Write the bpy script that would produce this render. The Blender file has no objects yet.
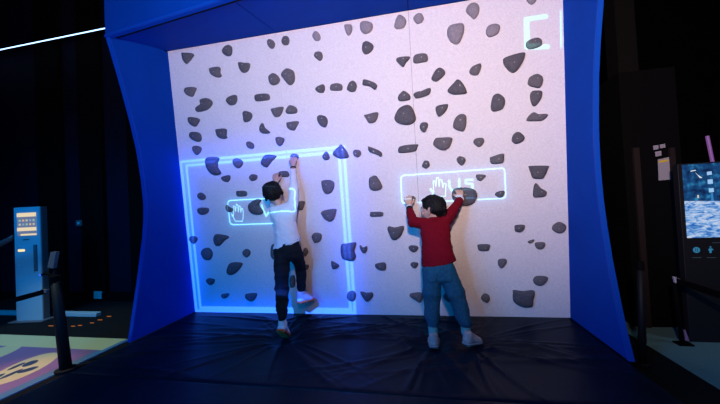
import bpy, bmesh, math, random
import numpy as np
from mathutils import Vector, Matrix
random.seed(7)
S = bpy.context.scene
COL = S.collection

# ---------------------------------------------------------------- camera
FPX, YAW, PITCH, ROLL = 305.46, .1885, .021, -.0509
CAM = Vector((2.3287, -2.7927, .982))
LEAN, HIGH, WIDE = .2248, 2.6140, 3.5
fwd = Vector((-math.sin(YAW)*math.cos(PITCH), math.cos(YAW)*math.cos(PITCH), math.sin(PITCH)))
r0 = Vector((math.cos(YAW), math.sin(YAW), 0)); u0 = r0.cross(fwd)
rgt = math.cos(ROLL)*r0+math.sin(ROLL)*u0
upv = -math.sin(ROLL)*r0+math.cos(ROLL)*u0
cd = bpy.data.cameras.new('camera'); cd.sensor_width = 36; cd.lens = FPX/720*36
cd.clip_start = .05
co = bpy.data.objects.new('camera', cd); COL.objects.link(co)
m = Matrix((rgt, upv, -fwd)).transposed().to_4x4(); m.translation = CAM
co.matrix_world = m; S.camera = co
S.view_settings.view_transform = 'Standard'; S.view_settings.look = 'None'
S.view_settings.gamma = 1; S.view_settings.exposure = 0
try: S.view_settings.use_curve_mapping = False
except Exception: pass

def onplane(x, y, n, d):
    D = fwd+(x-360)/FPX*rgt-(y-202)/FPX*upv
    n = Vector(n); t = (d-n.dot(CAM))/n.dot(D)
    return CAM+t*D
def AY(x, y, k): return onplane(x, y, (0,1,0), k)      # point of depth y=k
def AX(x, y, k): return onplane(x, y, (1,0,0), k)
def AZ(x, y, k): return onplane(x, y, (0,0,1), k)
WL = math.hypot(LEAN, HIGH)
W_UP = Vector((0, -LEAN, HIGH))/WL
W_N = Vector((0, -HIGH, -LEAN))/WL                      # out of the wall
def onwall(x, y, off=0): return onplane(x, y, W_N, off)

# ---------------------------------------------------------------- materials
def nd(nt, t, **k):
    n = nt.nodes.new(t)
    for a, b in k.items(): setattr(n, a, b)
    return n
def mat(name, col, rough=.6, spec=.5, metal=0, noise=0, nscale=20, bump=0, bscale=60, emit=None, estr=0, sheen=0):
    M = bpy.data.materials.new(name); M.use_nodes = True
    nt = M.node_tree; b = nt.nodes['Principled BSDF']; L = nt.links.new
    b.inputs['Base Color'].default_value = (*col, 1)
    b.inputs['Roughness'].default_value = rough
    b.inputs['Specular IOR Level'].default_value = spec
    b.inputs['Metallic'].default_value = metal
    if sheen: b.inputs['Sheen Weight'].default_value = sheen
    tc = nd(nt, 'ShaderNodeTexCoord')
    if noise:
        n = nd(nt, 'ShaderNodeTexNoise'); n.inputs['Scale'].default_value = nscale; n.inputs['Detail'].default_value = 6
        L(tc.outputs['Object'], n.inputs['Vector'])
        r = nd(nt, 'ShaderNodeMapRange'); r.inputs['From Min'].default_value = .3; r.inputs['From Max'].default_value = .7
        r.inputs['To Min'].default_value = 1-noise; r.inputs['To Max'].default_value = 1+noise
        L(n.outputs['Fac'], r.inputs['Value'])
        v = nd(nt, 'ShaderNodeVectorMath', operation='SCALE'); v.inputs[0].default_value = col
        L(r.outputs['Result'], v.inputs['Scale']); L(v.outputs['Vector'], b.inputs['Base Color'])
    if bump:
        n = nd(nt, 'ShaderNodeTexNoise'); n.inputs['Scale'].default_value = bscale; n.inputs['Detail'].default_value = 4
        L(tc.outputs['Object'], n.inputs['Vector'])
        bp = nd(nt, 'ShaderNodeBump'); bp.inputs['Strength'].default_value = bump; bp.inputs['Distance'].default_value = .01
        L(n.outputs['Fac'], bp.inputs['Height']); L(bp.outputs['Normal'], b.inputs['Normal'])
    if emit:
        b.inputs['Emission Color'].default_value = (*emit, 1); b.inputs['Emission Strength'].default_value = estr
    return M

M_WALL = mat('wall_paint', (.80,.745,.775), .75, .25, noise=.07, nscale=70, bump=.22, bscale=160)
M_BLUE = mat('blue_panel', (.0005,.056,.44), .75, .05, noise=.06, nscale=3, bump=.08, bscale=200)
M_BLUE2 = mat('blue_edge', (.0006,.066,.52), .6, .15)
M_HOLD = mat('hold_resin', (.115,.108,.128), .8, .3, noise=.18, nscale=60, bump=.6, bscale=220)
M_HOLD_M = mat('hold_resin_mid', (.145,.132,.15), .85, .25, noise=.18, nscale=60, bump=.5, bscale=220)
M_HOLD_L = mat('hold_upper_pale', (.29,.255,.295), .85, .25, noise=.15, nscale=60, bump=.5, bscale=220)  # palest tone, given to the holds near the top
M_BOLT = mat('bolt_steel', (.42,.42,.44), .55, metal=1)
M_HOLE = mat('bolt_recess', (.03,.03,.035), .6)
M_MAT = mat('black_vinyl', (.0025,.007,.021), .38, .075, noise=.15, nscale=4, bump=.12, bscale=90)
M_FLOOR = mat('dark_carpet', (.012,.012,.015), .95, .1, noise=.3, nscale=120, bump=.3, bscale=300)
M_PALE = mat('pale_floor', (.17,.32,.36), .8, .1, noise=.12, nscale=90)
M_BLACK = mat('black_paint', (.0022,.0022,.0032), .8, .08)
M_NAVY = mat('navy_cladding', (.003,.005,.02), .7, .15, noise=.2, nscale=2)
M_DARK = mat('dark_metal', (.008,.008,.011), .6, .25)
M_BROWN = mat('brown_rail', (.018,.012,.014), .6, .2)
M_WHITE = mat('white_plastic', (.75,.75,.78), .45)
M_KIOSK = mat('kiosk_shell', (.36,.52,.62), .5)
M_KSIDE = mat('kiosk_side', (.16,.15,.18), .6)
M_GREY = mat('grey_plastic', (.13,.12,.14), .6)
M_PAPER = mat('paper', (.36,.34,.42), .9, .1)
M_YELLOW = mat('yellow_print', (.80,.55,.03), .7)
M_SKIN = mat('skin', (.62,.36,.27), .55, .4, noise=.08, nscale=30)
M_HAIR = mat('black_hair', (.006,.0055,.0055), .6, .2, bump=.4, bscale=90)
M_SHIRT = mat('white_cotton', (.74,.74,.78), .85, .2, bump=.25, bscale=60)
M_BPANTS = mat('black_joggers', (.010,.010,.012), .85, .2, bump=.3, bscale=60)
M_RED = mat('red_fleece', (.185,.004,.014), .95, .1, noise=.15, nscale=90, bump=.3, bscale=160)
M_DENIM = mat('blue_denim', (.012,.088,.165), .9, .2, noise=.25, nscale=70, bump=.35, bscale=200)
M_SHOEW = mat('white_shoe', (.66,.68,.74), .6, noise=.1, nscale=40)
M_ORANGE = mat('orange_sole', (.95,.13,.035), .6, noise=.35, nscale=45)
M_SHOEG = mat('grey_shoe', (.46,.43,.44), .75, noise=.25, nscale=60, bump=.4, bscale=120)
M_SOLEG = mat('grey_sole', (.36,.34,.35), .8)
M_SOCK = mat('teal_sock', (.12,.40,.42), .9)
M_BAND = mat('wristband', (.70,.68,.72), .7)
M_EYEW = mat('eye_white', (.8,.8,.8), .3)
M_EYEB = mat('eye_dark', (.02,.012,.01), .2)
M_LIP = mat('lips', (.45,.17,.15), .5)

# ---------------------------------------------------------------- object helpers
def obj(name, me, m=None, parent=None, mw=None, smooth=False):
    if isinstance(me, bmesh.types.BMesh):
        bm = me; me = bpy.data.meshes.new(name); bm.to_mesh(me); bm.free()
    o = bpy.data.objects.new(name, me); COL.objects.link(o)
    if m and not me.materials: me.materials.append(m)
    if smooth:
        for p in me.polygons: p.use_smooth = True
    if parent:
        o.parent = parent
        if mw is None: o.matrix_parent_inverse = parent.matrix_world.inverted()
        else: o.matrix_basis = mw
    elif mw is not None: o.matrix_world = mw
    return o
def empty(name, loc, label=None, cat=None, group=None, mw=None):
    o = bpy.data.objects.new(name, None); COL.objects.link(o)
    o.empty_display_size = .05
    o.matrix_world = mw if mw is not None else Matrix.Translation(Vector(loc))
    tag(o, label, cat, group); return o
def tag(o, label=None, cat=None, group=None, kind=None):
    if label: o['label'] = label
    if cat: o['category'] = cat
    if group: o['group'] = group
    if kind: o['kind'] = kind
    return o
def box(bm, lo, hi, M=None, bev=0):
    lo, hi = Vector(lo), Vector(hi)
    vs = bmesh.ops.create_cube(bm, size=1)['verts']
    for v in vs:
        v.co = Vector(((lo.x+hi.x)/2+v.co.x*(hi.x-lo.x), (lo.y+hi.y)/2+v.co.y*(hi.y-lo.y), (lo.z+hi.z)/2+v.co.z*(hi.z-lo.z)))
        if M is not None: v.co = M @ v.co
    if bev:
        es = list({e for v in vs for e in v.link_edges})
        bmesh.ops.bevel(bm, geom=es, offset=bev, segments=2, profile=.5, affect='EDGES')
def bx(lo, hi, M=None, bev=0):
    bm = bmesh.new(); box(bm, lo, hi, M, bev); return bm
def tube(bm, pts, r, n=10):
    pts = [Vector(p) for p in pts]
    rings = []
    for i, p in enumerate(pts):
        d = (pts[min(i+1, len(pts)-1)]-pts[max(i-1, 0)]).normalized()
        a = d.orthogonal().normalized(); b = d.cross(a)
        if rings:
            a = (pa - d*pa.dot(d)).normalized(); b = d.cross(a)
        pa = a
        rr = r[i] if isinstance(r, (list, tuple)) else r
        rings.append([bm.verts.new(p+rr*(math.cos(t)*a+math.sin(t)*b)) for t in [2*math.pi*k/n for k in range(n)]])
    for A, B in zip(rings, rings[1:]):
        for k in range(n): bm.faces.new((A[k], A[(k+1) % n], B[(k+1) % n], B[k]))
    bm.faces.new(rings[0][::-1]); bm.faces.new(rings[-1])
def prism(bm, prof, x0, x1):
    """profile of (y,z) pairs extruded along x"""
    A = [bm.verts.new((x0, y, z)) for y, z in prof]; B = [bm.verts.new((x1, y, z)) for y, z in prof]
    n = len(prof)
    for i in range(n): bm.faces.new((A[i], A[(i+1) % n], B[(i+1) % n], B[i]))
    bm.faces.new(A[::-1]); bm.faces.new(B); bmesh.ops.recalc_face_normals(bm, faces=bm.faces)
def slab(bm, quad, n, t):
    """quad of points given thickness t against n"""
    A = [bm.verts.new(Vector(p)) for p in quad]; B = [bm.verts.new(Vector(p)-Vector(n)*t) for p in quad]
    k = len(quad)
    bm.faces.new(A); bm.faces.new(B[::-1])
    for i in range(k): bm.faces.new((A[i], B[i], B[(i+1) % k], A[(i+1) % k]))
    bmesh.ops.recalc_face_normals(bm, faces=bm.faces)

# ---------------------------------------------------------------- the room
FZ = -.10
tag(obj('floor', bx((-7,-4,FZ-.1), (3.88,3.2,FZ)), M_FLOOR), kind='structure')
tag(obj('floor', bx((3.88,-4,FZ-.1), (9,3.2,FZ)), M_PALE), kind='structure')
tag(obj('ceiling', bx((-7.2,-4,4.9), (9.2,3.3,5.0)), M_BLACK), kind='structure')
tag(obj('wall_left', bx((-7,.72,FZ), (-.06,.85,4.9)), M_NAVY), kind='structure')
tag(obj('wall_back', bx((-.06,3.0,FZ), (9,3.15,4.9)), M_BLACK), kind='structure')
tag(obj('wall_right', bx((9,-4,FZ), (9.15,3.15,4.9)), M_BLACK), kind='structure')
tag(obj('wall_side', bx((-7.15,-4,FZ), (-7,.85,4.9)), M_BLACK), kind='structure')
for n_, (xa, xb) in enumerate(((-4.35,-3.9), (-3.05,-2.62), (-2.30,-1.92), (-1.5,-.9))):
    tag(obj('trim_%d' % (n_+1), bx((xa,.66,FZ), (xb,.715,4.9)), M_BLACK), kind='structure')
tag(obj('baseboard_left', bx((-7,.64,FZ), (-.06,.715,FZ+.11)), M_BLACK), kind='structure')
bmc = bx((4.33,.62,FZ), (4.50,.80,4.9))
tag(obj('column', bmc, mat('column_paint', (.007,.007,.009), .8, .1)), kind='structure')

# ---------------------------------------------------------------- the climbing wall
cw = empty('climbing_wall', (1.75,0,0), 'white textured climbing wall leaning out between curved blue side panels under a blue canopy', 'climbing wall')
SEAM = [0, 1.148, 2.332, WIDE]
for a, b in zip(SEAM, SEAM[1:]):
    bm = bmesh.new(); g = .0009
    a2 = a+(g if a else 0); b2 = b-(g if b < WIDE else 0)
    q = [Vector((a2,0,0)), Vector((b2,0,0)), Vector((b2,0,0))+W_UP*WL, Vector((a2,0,0))+W_UP*WL]
    slab(bm, q, W_N, .04)
    obj('wall_panel', bm, M_WALL, cw)
PROF_L = [(0,-.716), (.12,-.688), (.24,-.663), (.43,-.622), (.638,-.583), (.82,-.55), (.977,-.531), (1.108,-.525), (1.325,-.541), (1.58,-.577), (1.786,-.622),
          (2.058,-.695), (2.315,-.77), (2.435,-.808), (2.5,-.74), (2.6,-.5)]
PROF_R = [(0,-.712), (.13,-.668), (.274,-.63), (.43,-.594), (.57,-.564), (.78,-.53), (.955,-.510), (1.156,-.501), (1.357,-.505), (1.551,-.523), (1.774,-.552),
          (1.98,-.595), (2.2,-.652), (2.435,-.73), (2.5,-.68), (2.6,-.5)]
for x0, x1, PROF in ((-.025,0,PROF_L), (WIDE,WIDE+.025,PROF_R)):
    bm = bmesh.new()
    prof = [(y, z) for z, y in PROF]+[(.12, 2.6), (.12, 0)]
    prism(bm, prof, x0, x1)
    sp = obj('side_panel', bm, M_BLUE, cw)
    bm = bmesh.new(); rows = []
    for z, y in PROF:
        if z > 2.44: continue
        rows.append([bm.verts.new(p) for p in ((x0-.003,y+.010,z), (x0-.003,y-.004,z), (x1+.003,y-.004,z), (x1+.003,y+.010,z))])
    for A, B in zip(rows, rows[1:]):
        for k in range(3): bm.faces.new((A[k], A[k+1], B[k+1], B[k]))
    bmesh.ops.recalc_face_normals(bm, faces=bm.faces)
    o = obj('edge_trim', bm, M_BLUE2, sp)
# canopy: sloping soffit in three sheets, and a fascia coming to a shallow prow
FB = lambda x: -.812-.121*(1.775-abs(x-1.75))
for a, b in zip(SEAM, SEAM[1:]):
    bm = bmesh.new(); g = .003
    a2 = a+(g if a else 0); b2 = b-(g if b < WIDE else 0)
    ys = [a2, b2] if not (a2 < 1.75 < b2) else [a2, 1.75, b2]
    top = [Vector((x,-LEAN-.002,HIGH+.004)) for x in ys]; fr = [Vector((x,FB(x)+.072,2.468)) for x in ys]
    bm2 = top+fr[::-1]
    slab(bm, bm2, (0,.28,-.96), .02)
    obj('soffit_panel', bm, M_BLUE, cw)
bm = bmesh.new()
for xa, xb in ((-.032,1.75), (1.75,3.532)):
    A = [Vector((xa,FB(xa),2.435)), Vector((xb,FB(xb),2.435)), Vector((xb,FB(xb),3.2)), Vector((xa,FB(xa),3.2))]
    slab(bm, A, (0,-1,0), .028)
obj('canopy_fascia', bm, M_BLUE, cw)
bm = bmesh.new()
for xa, xb in ((-.032,1.75), (1.75,3.532)):
    A = [Vector((xa,FB(xa)-.010,2.435)), Vector((xb,FB(xb)-.010,2.435)), Vector((xb,FB(xb)-.010,2.455)), Vector((xa,FB(xa)-.010,2.455))]
    slab(bm, A, (0,-1,0), .0095)
obj('fascia_trim', bm, M_BLUE2, cw)
bm = bmesh.new()                                          # dark strip painting in the shade between the fascia and the soffit
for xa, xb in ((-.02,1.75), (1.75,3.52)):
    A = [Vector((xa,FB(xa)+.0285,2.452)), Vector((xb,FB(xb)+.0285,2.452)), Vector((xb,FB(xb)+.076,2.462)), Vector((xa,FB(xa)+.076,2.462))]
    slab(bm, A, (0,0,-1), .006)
obj('shadow_strip', bm, M_BLACK, cw)

# ---------------------------------------------------------------- holds
CROP = dict(A=(160,0,5.05), B=(290,0,5.05), C=(420,0,5.05), D=(160,70,5.05), E=(290,70,5.05), F=(420,70,5.05), I=(160,140,5.05), J=(290,140,5.05),
    K=(440,140,5.05), L=(160,210,5.05), M=(290,210,5.05), N=(440,210,5.05), O=(180,270,5.05), P=(320,270,5.05), Q=(440,270,5.05), R=(380,130,5.05),
    S=(250,110,5.05), T=(250,180,5.05), U=(360,30,5.05), V=(220,190,10.1))
HOLDS = """
A|112,270 122,266 165,270 166,284 134,321 118,304|downward-pointing triangular hold, topmost in the upper left corner of the wall
A|313,258 328,236 350,227 362,240 360,272 345,283 322,274|rounded D-shaped hold just under the canopy, second from the upper left corner
A|248,350 258,342 300,338 303,365 310,382 298,391 275,387 255,372|notched blunt hold below and between the two holds nearest the upper left corner
A|394,320 405,314 430,318 453,320 450,345 438,362 418,367 402,350|flat-topped shield hold at upper left, left of the tall egg hold
A|540,210 550,197 570,203 580,222 572,242 558,244 545,230|small oval hold under the canopy touching the left side of the left seam
A|614,200 625,182 645,184 652,205 645,224 628,227 615,218|small round hold under the canopy just right of the left seam
D|548,35 565,17 585,20 604,42 598,65 575,77 555,68|round hold left of the left seam beside the tall egg hold
D|612,22 632,-4 652,-7 676,8 680,45 672,68 655,76 640,65 622,40|tall egg-shaped hold just right of the left seam high on the wall
D|124,100 135,88 180,88 176,110 162,134 138,128 124,112|small flat-topped hold at the left edge above the long kidney hold
D|205,150 235,142 258,152 263,170 245,195 215,208 185,210 180,195 205,178|long kidney-shaped slanted hold near the left edge in the upper wall
D|333,150 350,133 383,126 388,150 378,172 355,178 338,165|rounded wedge hold right of the long kidney hold
D|476,140 485,123 545,120 552,148 520,155 485,157|flat horizontal bar hold left of the left seam
D|418,215 432,206 458,215 464,235 450,258 425,262 420,240|rounded block hold below and left of the flat bar hold by the left seam
D|560,198 575,193 618,185 621,200 605,232 580,237 565,215|cup-shaped hold touching the left side of the left seam, above the shark-fin hold's right
D|635,200 655,177 688,190 690,215 660,221 637,218|small house-shaped hold right of the left seam, upper of a close pair
D|638,272 645,264 698,258 690,285 675,306 645,295|cup-shaped hold right of the left seam, lower of a close pair
D|505,285 518,267 528,290 556,316 520,320 504,308|shark-fin hold pointing up, left of the left seam
D|142,245 155,237 197,246 192,268 175,287 148,270|small downward wedge hold at the left edge, below the kidney hold
D|148,325 160,312 195,316 207,335 204,358 185,362 155,345|rounded hold at the left edge, second above the glowing frame's corner
D|280,305 290,298 332,297 333,330 337,342 318,348 290,335|square-topped wedge hold midway between left edge and shark-fin hold
D|435,367 450,360 470,372 473,392 458,398 440,388|small oval bluish hold just above the top line of the glowing frame
D|583,345 598,337 625,345 622,368 605,384 588,370|rounded triangular bluish hold just left of the left seam, above the glowing frame
I|165,38 180,28 206,38 203,60 185,76 170,60|small downward hold right above the upper left corner of the glowing frame
I|230,100 245,86 295,88 290,115 292,140 306,165 300,175 270,177 245,155 232,128|large crescent hold crossing the top line of the glowing frame, blue lit
I|368,102 385,91 415,105 415,128 395,143 375,130|rounded hold on the top line of the frame, right of the large crescent
I|510,115 525,82 550,73 586,80 580,92 558,115 540,138 518,130|teardrop hold on the top line of the frame, above the boy's head
I|308,190 320,182 350,178 352,200 338,213 315,205|small wedge hold just below the large crescent inside the frame
I|450,185 465,172 488,178 487,198 468,207 453,200|small round hold inside the frame, left of the boy's lower hand
I|190,275 205,265 226,280 228,298 210,304 193,293|small oval hold between the frame's left line and the lit hand sign
I|384,262 392,257 432,258 436,280 415,286 388,283|small rectangular hold right above the lit sign with the hand outline on the left
I|188,350 205,341 242,345 240,368 215,379 193,370|flat oval hold left of the lit hand sign, inside the frame's left line
V|55,175 68,150 95,175 130,195 120,215 95,222 70,212|small half-moon hold sitting on the left end of the left lit sign
V|285,160 310,125 365,93 408,95 410,115 392,140 400,170 435,215 425,240 380,250 330,240 295,210|large half-moon hold inside the left lit sign, beside the boy's shoulder
S|135,325 150,310 185,308 198,325 190,338 160,338 140,335|oval hold gripped by the lower hand of the boy in white
S|202,236 213,221 234,221 245,236 238,250 214,250|pale round hold gripped by the raised hand of the boy in white
T|232,120 245,108 275,108 272,130 262,152 240,148 233,135|rounded block hold right beside the right shoulder of the boy in white
L|270,150 278,125 300,122 347,135 325,155 300,180 280,178|teardrop hold pointing right, below the left end of the left lit sign
L|148,148 155,133 180,135 187,150 175,168 160,166|small blue-lit hold on the left line of the glowing frame
L|208,215 220,195 245,192 263,215 260,240 245,253 220,245|round hold just inside the frame's left line at mid height
L|417,212 430,198 450,203 455,220 440,239 422,230|small round hold left of the waist of the boy in white
L|338,305 350,272 375,264 413,268 410,285 385,315 360,328 342,322|large slanted leaf-shaped hold left of the boy's black trousers
L|232,355 245,345 273,352 270,370 255,380 240,370|small oval hold inside the frame, below the round hold by its left line
L|558,220 562,180 578,172 590,190 590,240 575,250 562,240|tall hold half hidden by the left hip of the boy in white
T|270,350 282,343 293,358 290,372 278,388 268,375|hold half hidden by the right hip of the boy in white, upper one
M|75,280 90,277 93,290 85,302 75,298|small hold peeking out right of the boy's thigh, under the upper hip hold
O|552,50 560,30 574,28 581,50 579,80 570,90 556,86|tall oval hold seen between the legs of the boy in white
O|640,138 652,124 665,135 662,155 645,160|small hold under the raised shoe of the boy in white
O|207,130 212,122 245,120 240,135 225,144 212,140|small flat-topped hold just above the left part of the frame's bottom line
O|328,130 335,121 384,118 382,140 365,157 345,153 332,143|wide cup-shaped hold low on the wall, left of the boy's standing leg
M|110,130 125,115 155,120 159,140 150,160 125,166 115,150|rounded square hold right of the boy's waist inside the frame
J|158,215 165,204 200,202 223,215 220,245 205,268 180,272 165,250|large blue-lit flat-topped hold inside the frame's right line, upper of two
T|358,165 375,153 432,145 434,165 425,195 405,210 380,200 365,180|large blue-lit tapering hold inside the frame's right line, lower of two
M|350,182 358,180 368,190 388,183 390,205 378,219 362,212|small notched crescent hold right of the frame's right line
M|255,195 262,172 290,168 330,162 333,180 325,205 333,235 320,255 290,253 262,240|large blue-lit barrel hold on the right line of the glowing frame
M|207,265 215,260 247,280 240,293 215,298|small wedge hold inside the frame, left of the large barrel hold's foot
M|428,280 440,270 480,267 484,300 462,306 438,296|wedge hold low in the middle panel, pointing left
M|492,95 500,82 530,88 570,80 575,95 560,130 535,150 515,148 500,120|large shield hold in the middle panel, left of the red sweater
M|598,192 607,180 640,182 648,195 630,215 610,208|small flat-topped hold beside the red sweater, upper of two
M|608,275 618,265 645,267 647,280 632,296 615,288|small flat-topped hold beside the red sweater's hem, lower of two
M|404,15 410,10 465,11 468,30 440,34 406,33|narrow rectangular bar hold in the middle panel, left of the child in red
J|398,200 410,185 435,181 462,222 463,245 430,257 403,245|large rounded trapezoid hold right of the frame's upper right corner, mid panel
J|318,60 330,48 355,55 358,75 340,88 322,78|small round hold just right of the blue-lit pyramid hold at the frame's corner
J|393,32 400,33 445,50 465,68 460,84 435,72 400,58|slanted elongated hold left of the slab hold on the right seam
J|546,55 560,30 642,21 644,35 630,58 560,66|long slab hold crossing the right seam above the right lit sign
J|215,68 250,28 262,24 285,55 298,85 280,92 245,92|blue-lit pyramid hold on the upper right corner of the glowing frame
J|163,80 180,58 195,70 198,95 180,102 168,95|small blue-lit hold left of the pyramid hold on the frame's corner
R|213,175 225,155 245,158 252,180 235,195 218,190|small round hold above the left half of the right lit sign
R|268,70 280,42 310,38 362,38 362,65 345,95 315,103 285,90|large half-round hold with a pale bolt plug, right of the long slab hold
R|472,60 485,42 520,40 526,62 505,85 485,78|rounded diamond hold right of the half-round hold with the pale plug
F|465,345 475,322 500,312 529,340 515,362 485,373 467,362|rounded hold right of the diamond hold in the right panel
R|387,148 400,132 425,138 434,155 415,179 395,168|small oval hold above the letters of the right lit sign
R|555,145 565,135 622,118 627,140 620,166 565,170|wedge hold with flat base above the right end of the right lit sign
R|485,232 495,223 534,228 525,245 508,258 490,248|small downward hold inside the right lit sign, right of the letters
R|582,322 600,310 629,307 625,330 605,342 585,332|small hold in the lower right corner of the right lit sign
R|363,320 375,297 410,290 465,295 488,315 490,340 470,372 430,385 395,375 368,350|big round hold gripped by the right hand of the child in red
R|155,345 165,333 178,340 178,355 165,362 150,360|small hold under the left hand of the child in red
K|450,140 455,131 545,130 546,145 525,190 500,196 470,192 458,165|big flat-topped tapering hold near the right edge, right of the lit sign
K|472,285 475,235 485,217 505,240 539,262 530,285 500,290|fin-shaped hold pointing up below the big tapering hold near the right edge
N|567,95 575,75 605,60 636,78 632,105 605,118 580,110|large oval hold at the right edge of the wall below the fin hold
N|378,95 382,78 428,76 425,100 405,113 382,108|small flat-topped hold left of the large oval hold at the right edge
N|445,160 476,149 474,160 455,170|tiny sliver hold beside a small cup hold near the right edge
N|481,178 487,165 528,164 530,185 512,199 490,195|small cup hold right of the tiny sliver hold
N|191,190 195,175 250,175 251,195 240,207 200,206|flat rectangular cup hold right of the red sweater
N|293,270 298,250 333,248 337,265 315,294 300,288|small shield-shaped hold below and right of the rectangular cup hold
N|471,355 490,335 540,337 543,355 515,382 485,378|flat oval hold above the large cat-head hold at lower right
N|50,180 62,178 66,190 58,203 48,200|hold mostly hidden behind the right side of the red sweater
Q|368,115 372,102 420,108 470,103 478,118 470,150 468,180 450,188 415,186 372,160|large cat-head hold with two horns at the lower right of the wall
Q|207,140 225,120 248,128 252,150 238,166 215,155|small oval hold low on the wall, left of the large cat-head hold
Q|17,135 25,122 45,125 55,150 45,163 25,150|hold seen between the legs of the child in red
P|135,130 145,110 170,107 181,125 175,150 158,158 140,148|round blue-lit hold on the lower right corner of the glowing frame
P|203,115 210,110 235,116 265,115 266,135 240,160 220,145|bluish shield hold low on the wall, just right of the frame's lower right corner
P|452,125 465,118 510,115 519,140 505,165 480,152 455,135|rounded wedge hold low on the wall, left of the jeans
B|112,180 125,157 145,165 154,188 145,203 125,202|small oval hold near the top of the middle panel, upper of a pair
B|121,280 130,262 158,263 164,290 150,306 132,295|small oval hold near the top of the middle panel, lower of a pair
B|273,130 285,122 310,125 314,150 300,177 285,170|narrow upright hold just under the canopy in the middle panel
B|352,125 365,108 400,110 418,125 412,155 385,170 360,160|broad round hold under the canopy, right of the narrow upright hold
B|363,240 370,215 390,208 418,225 420,245 400,268 378,273 366,260|round hold directly below the broad round hold in the middle panel
B|526,125 540,85 555,75 580,90 588,110 575,138 545,146 530,140|large rounded hold left of the right seam at the top of the wall
B|622,92 640,70 662,68 676,90 665,112 640,118|round hold right of the right seam at the top of the wall
U|182,152 195,138 250,134 248,148 232,165 220,186 205,178|dark pointed fang hold left of the right seam
U|268,145 278,125 315,117 340,125 342,155 320,162 275,167|rounded box hold right of the right seam, beside the fang hold
U|360,245 380,205 403,190 427,205 428,225 400,252 380,260|slanted egg hold in the upper right panel, left above the triangle hold
U|442,305 475,265 492,250 515,265 540,310 530,322 470,325|dark triangular hold pointing up in the upper right panel
U|555,205 565,182 605,168 613,190 600,222 575,230|small rounded hold right above the triangle hold in the right panel
U|192,335 210,312 225,308 252,328 250,352 200,358|small house-shaped hold left of the right seam, above the giant domed hold
U|270,322 290,312 325,305 352,292 358,305 345,328 290,345 275,338|bent bar hold right of the right seam
U|12,265 20,249 60,260 87,278 75,301 50,285 15,278|curved bar hold, right end of a row of four in the middle panel
E|127,95 140,82 168,71 176,90 168,113 140,112|small wedge hold, left end of a row of four in the middle panel
E|201,90 208,72 240,66 262,75 262,100 230,104 205,102|flat oval hold, second from left in a row of four in the middle panel
E|287,92 300,62 322,54 337,75 332,102 315,111 295,105|upright egg hold, third from left in a row of four in the middle panel
E|136,240 150,227 180,235 190,260 180,288 160,285 142,265|oval hold above the upper right part of the glowing frame
E|373,228 385,225 440,212 444,235 430,262 400,268 385,250|bowl-shaped hold left of the giant domed hold
E|527,240 545,200 575,180 605,178 625,205 636,250 610,275 575,277 540,265|giant domed hold on the right seam at mid wall
E|655,285 665,265 692,265 697,285 680,315 662,305|small shield hold right of the right seam, below right of the giant domed hold
F|78,195 90,180 138,172 140,190 125,215 98,235 85,222|downward wedge hold below the triangle hold in the right panel
F|167,275 180,240 205,222 232,230 235,270 225,305 205,309 172,295|tall rounded hold right of the small shield hold, in the right panel
F|359,170 370,130 395,119 425,140 430,170 415,198 375,210 360,200|large upright egg hold alone in the middle of the right panel
F|545,60 555,35 590,20 618,35 620,65 605,89 570,85 548,75|rounded hold by the right edge, upper of a stacked column of three
F|557,125 570,105 610,105 618,120 610,150 580,183 562,165|tapering tooth hold by the right edge, middle of a stacked column of three
F|538,250 555,225 575,213 595,222 640,221 645,232 620,255 590,258 545,257|long low hold by the right edge, bottom of a stacked column of three
C|232,55 245,25 275,13 298,30 298,65 275,95 255,80|egg-shaped hold near the top of the right panel, above the large tooth hold
C|136,165 150,130 205,118 223,130 220,170 200,215 175,222 150,205|large tooth-shaped hold near the top of the right panel
C|333,155 345,130 380,120 403,130 400,160 380,178 350,186 337,175|rounded hold at upper right, left of the lit digit
C|420,310 430,290 520,265 530,285 510,330 480,365 455,362 430,335|big rounded triangle hold directly below left of the lit digit
C|250,355 265,335 303,320 310,340 295,375 270,380 252,370|
C|540,-8 575,-14 590,0 570,20 550,12|hold cut by the top of the picture, above the lit digit
C|535,225 545,205 590,190 614,200 616,225 590,240 550,246|greenish-lit hold on the lower stroke of the lit digit
"""
def bolt_mesh():
    bm = bmesh.new()
    bmesh.ops.create_cone(bm, cap_ends=True, segments=6, radius1=.0050, radius2=.0042, depth=.004)
    me = bpy.data.meshes.new('bolt'); bm.to_mesh(me); bm.free(); me.materials.append(M_BOLT); return me
BOLT = bolt_mesh()
def smooth_loop(P, k=4):
    n = len(P); out = []
    for i in range(n):
        a, b, c, d = P[i-1], P[i], P[(i+1) % n], P[(i+2) % n]
        for j in range(k):
            t = j/k
            out.append(.5*((2*b)+(-a+c)*t+(2*a-5*b+4*c-d)*t*t+(-a+3*b-3*c+d)*t**3))
    return out
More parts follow.
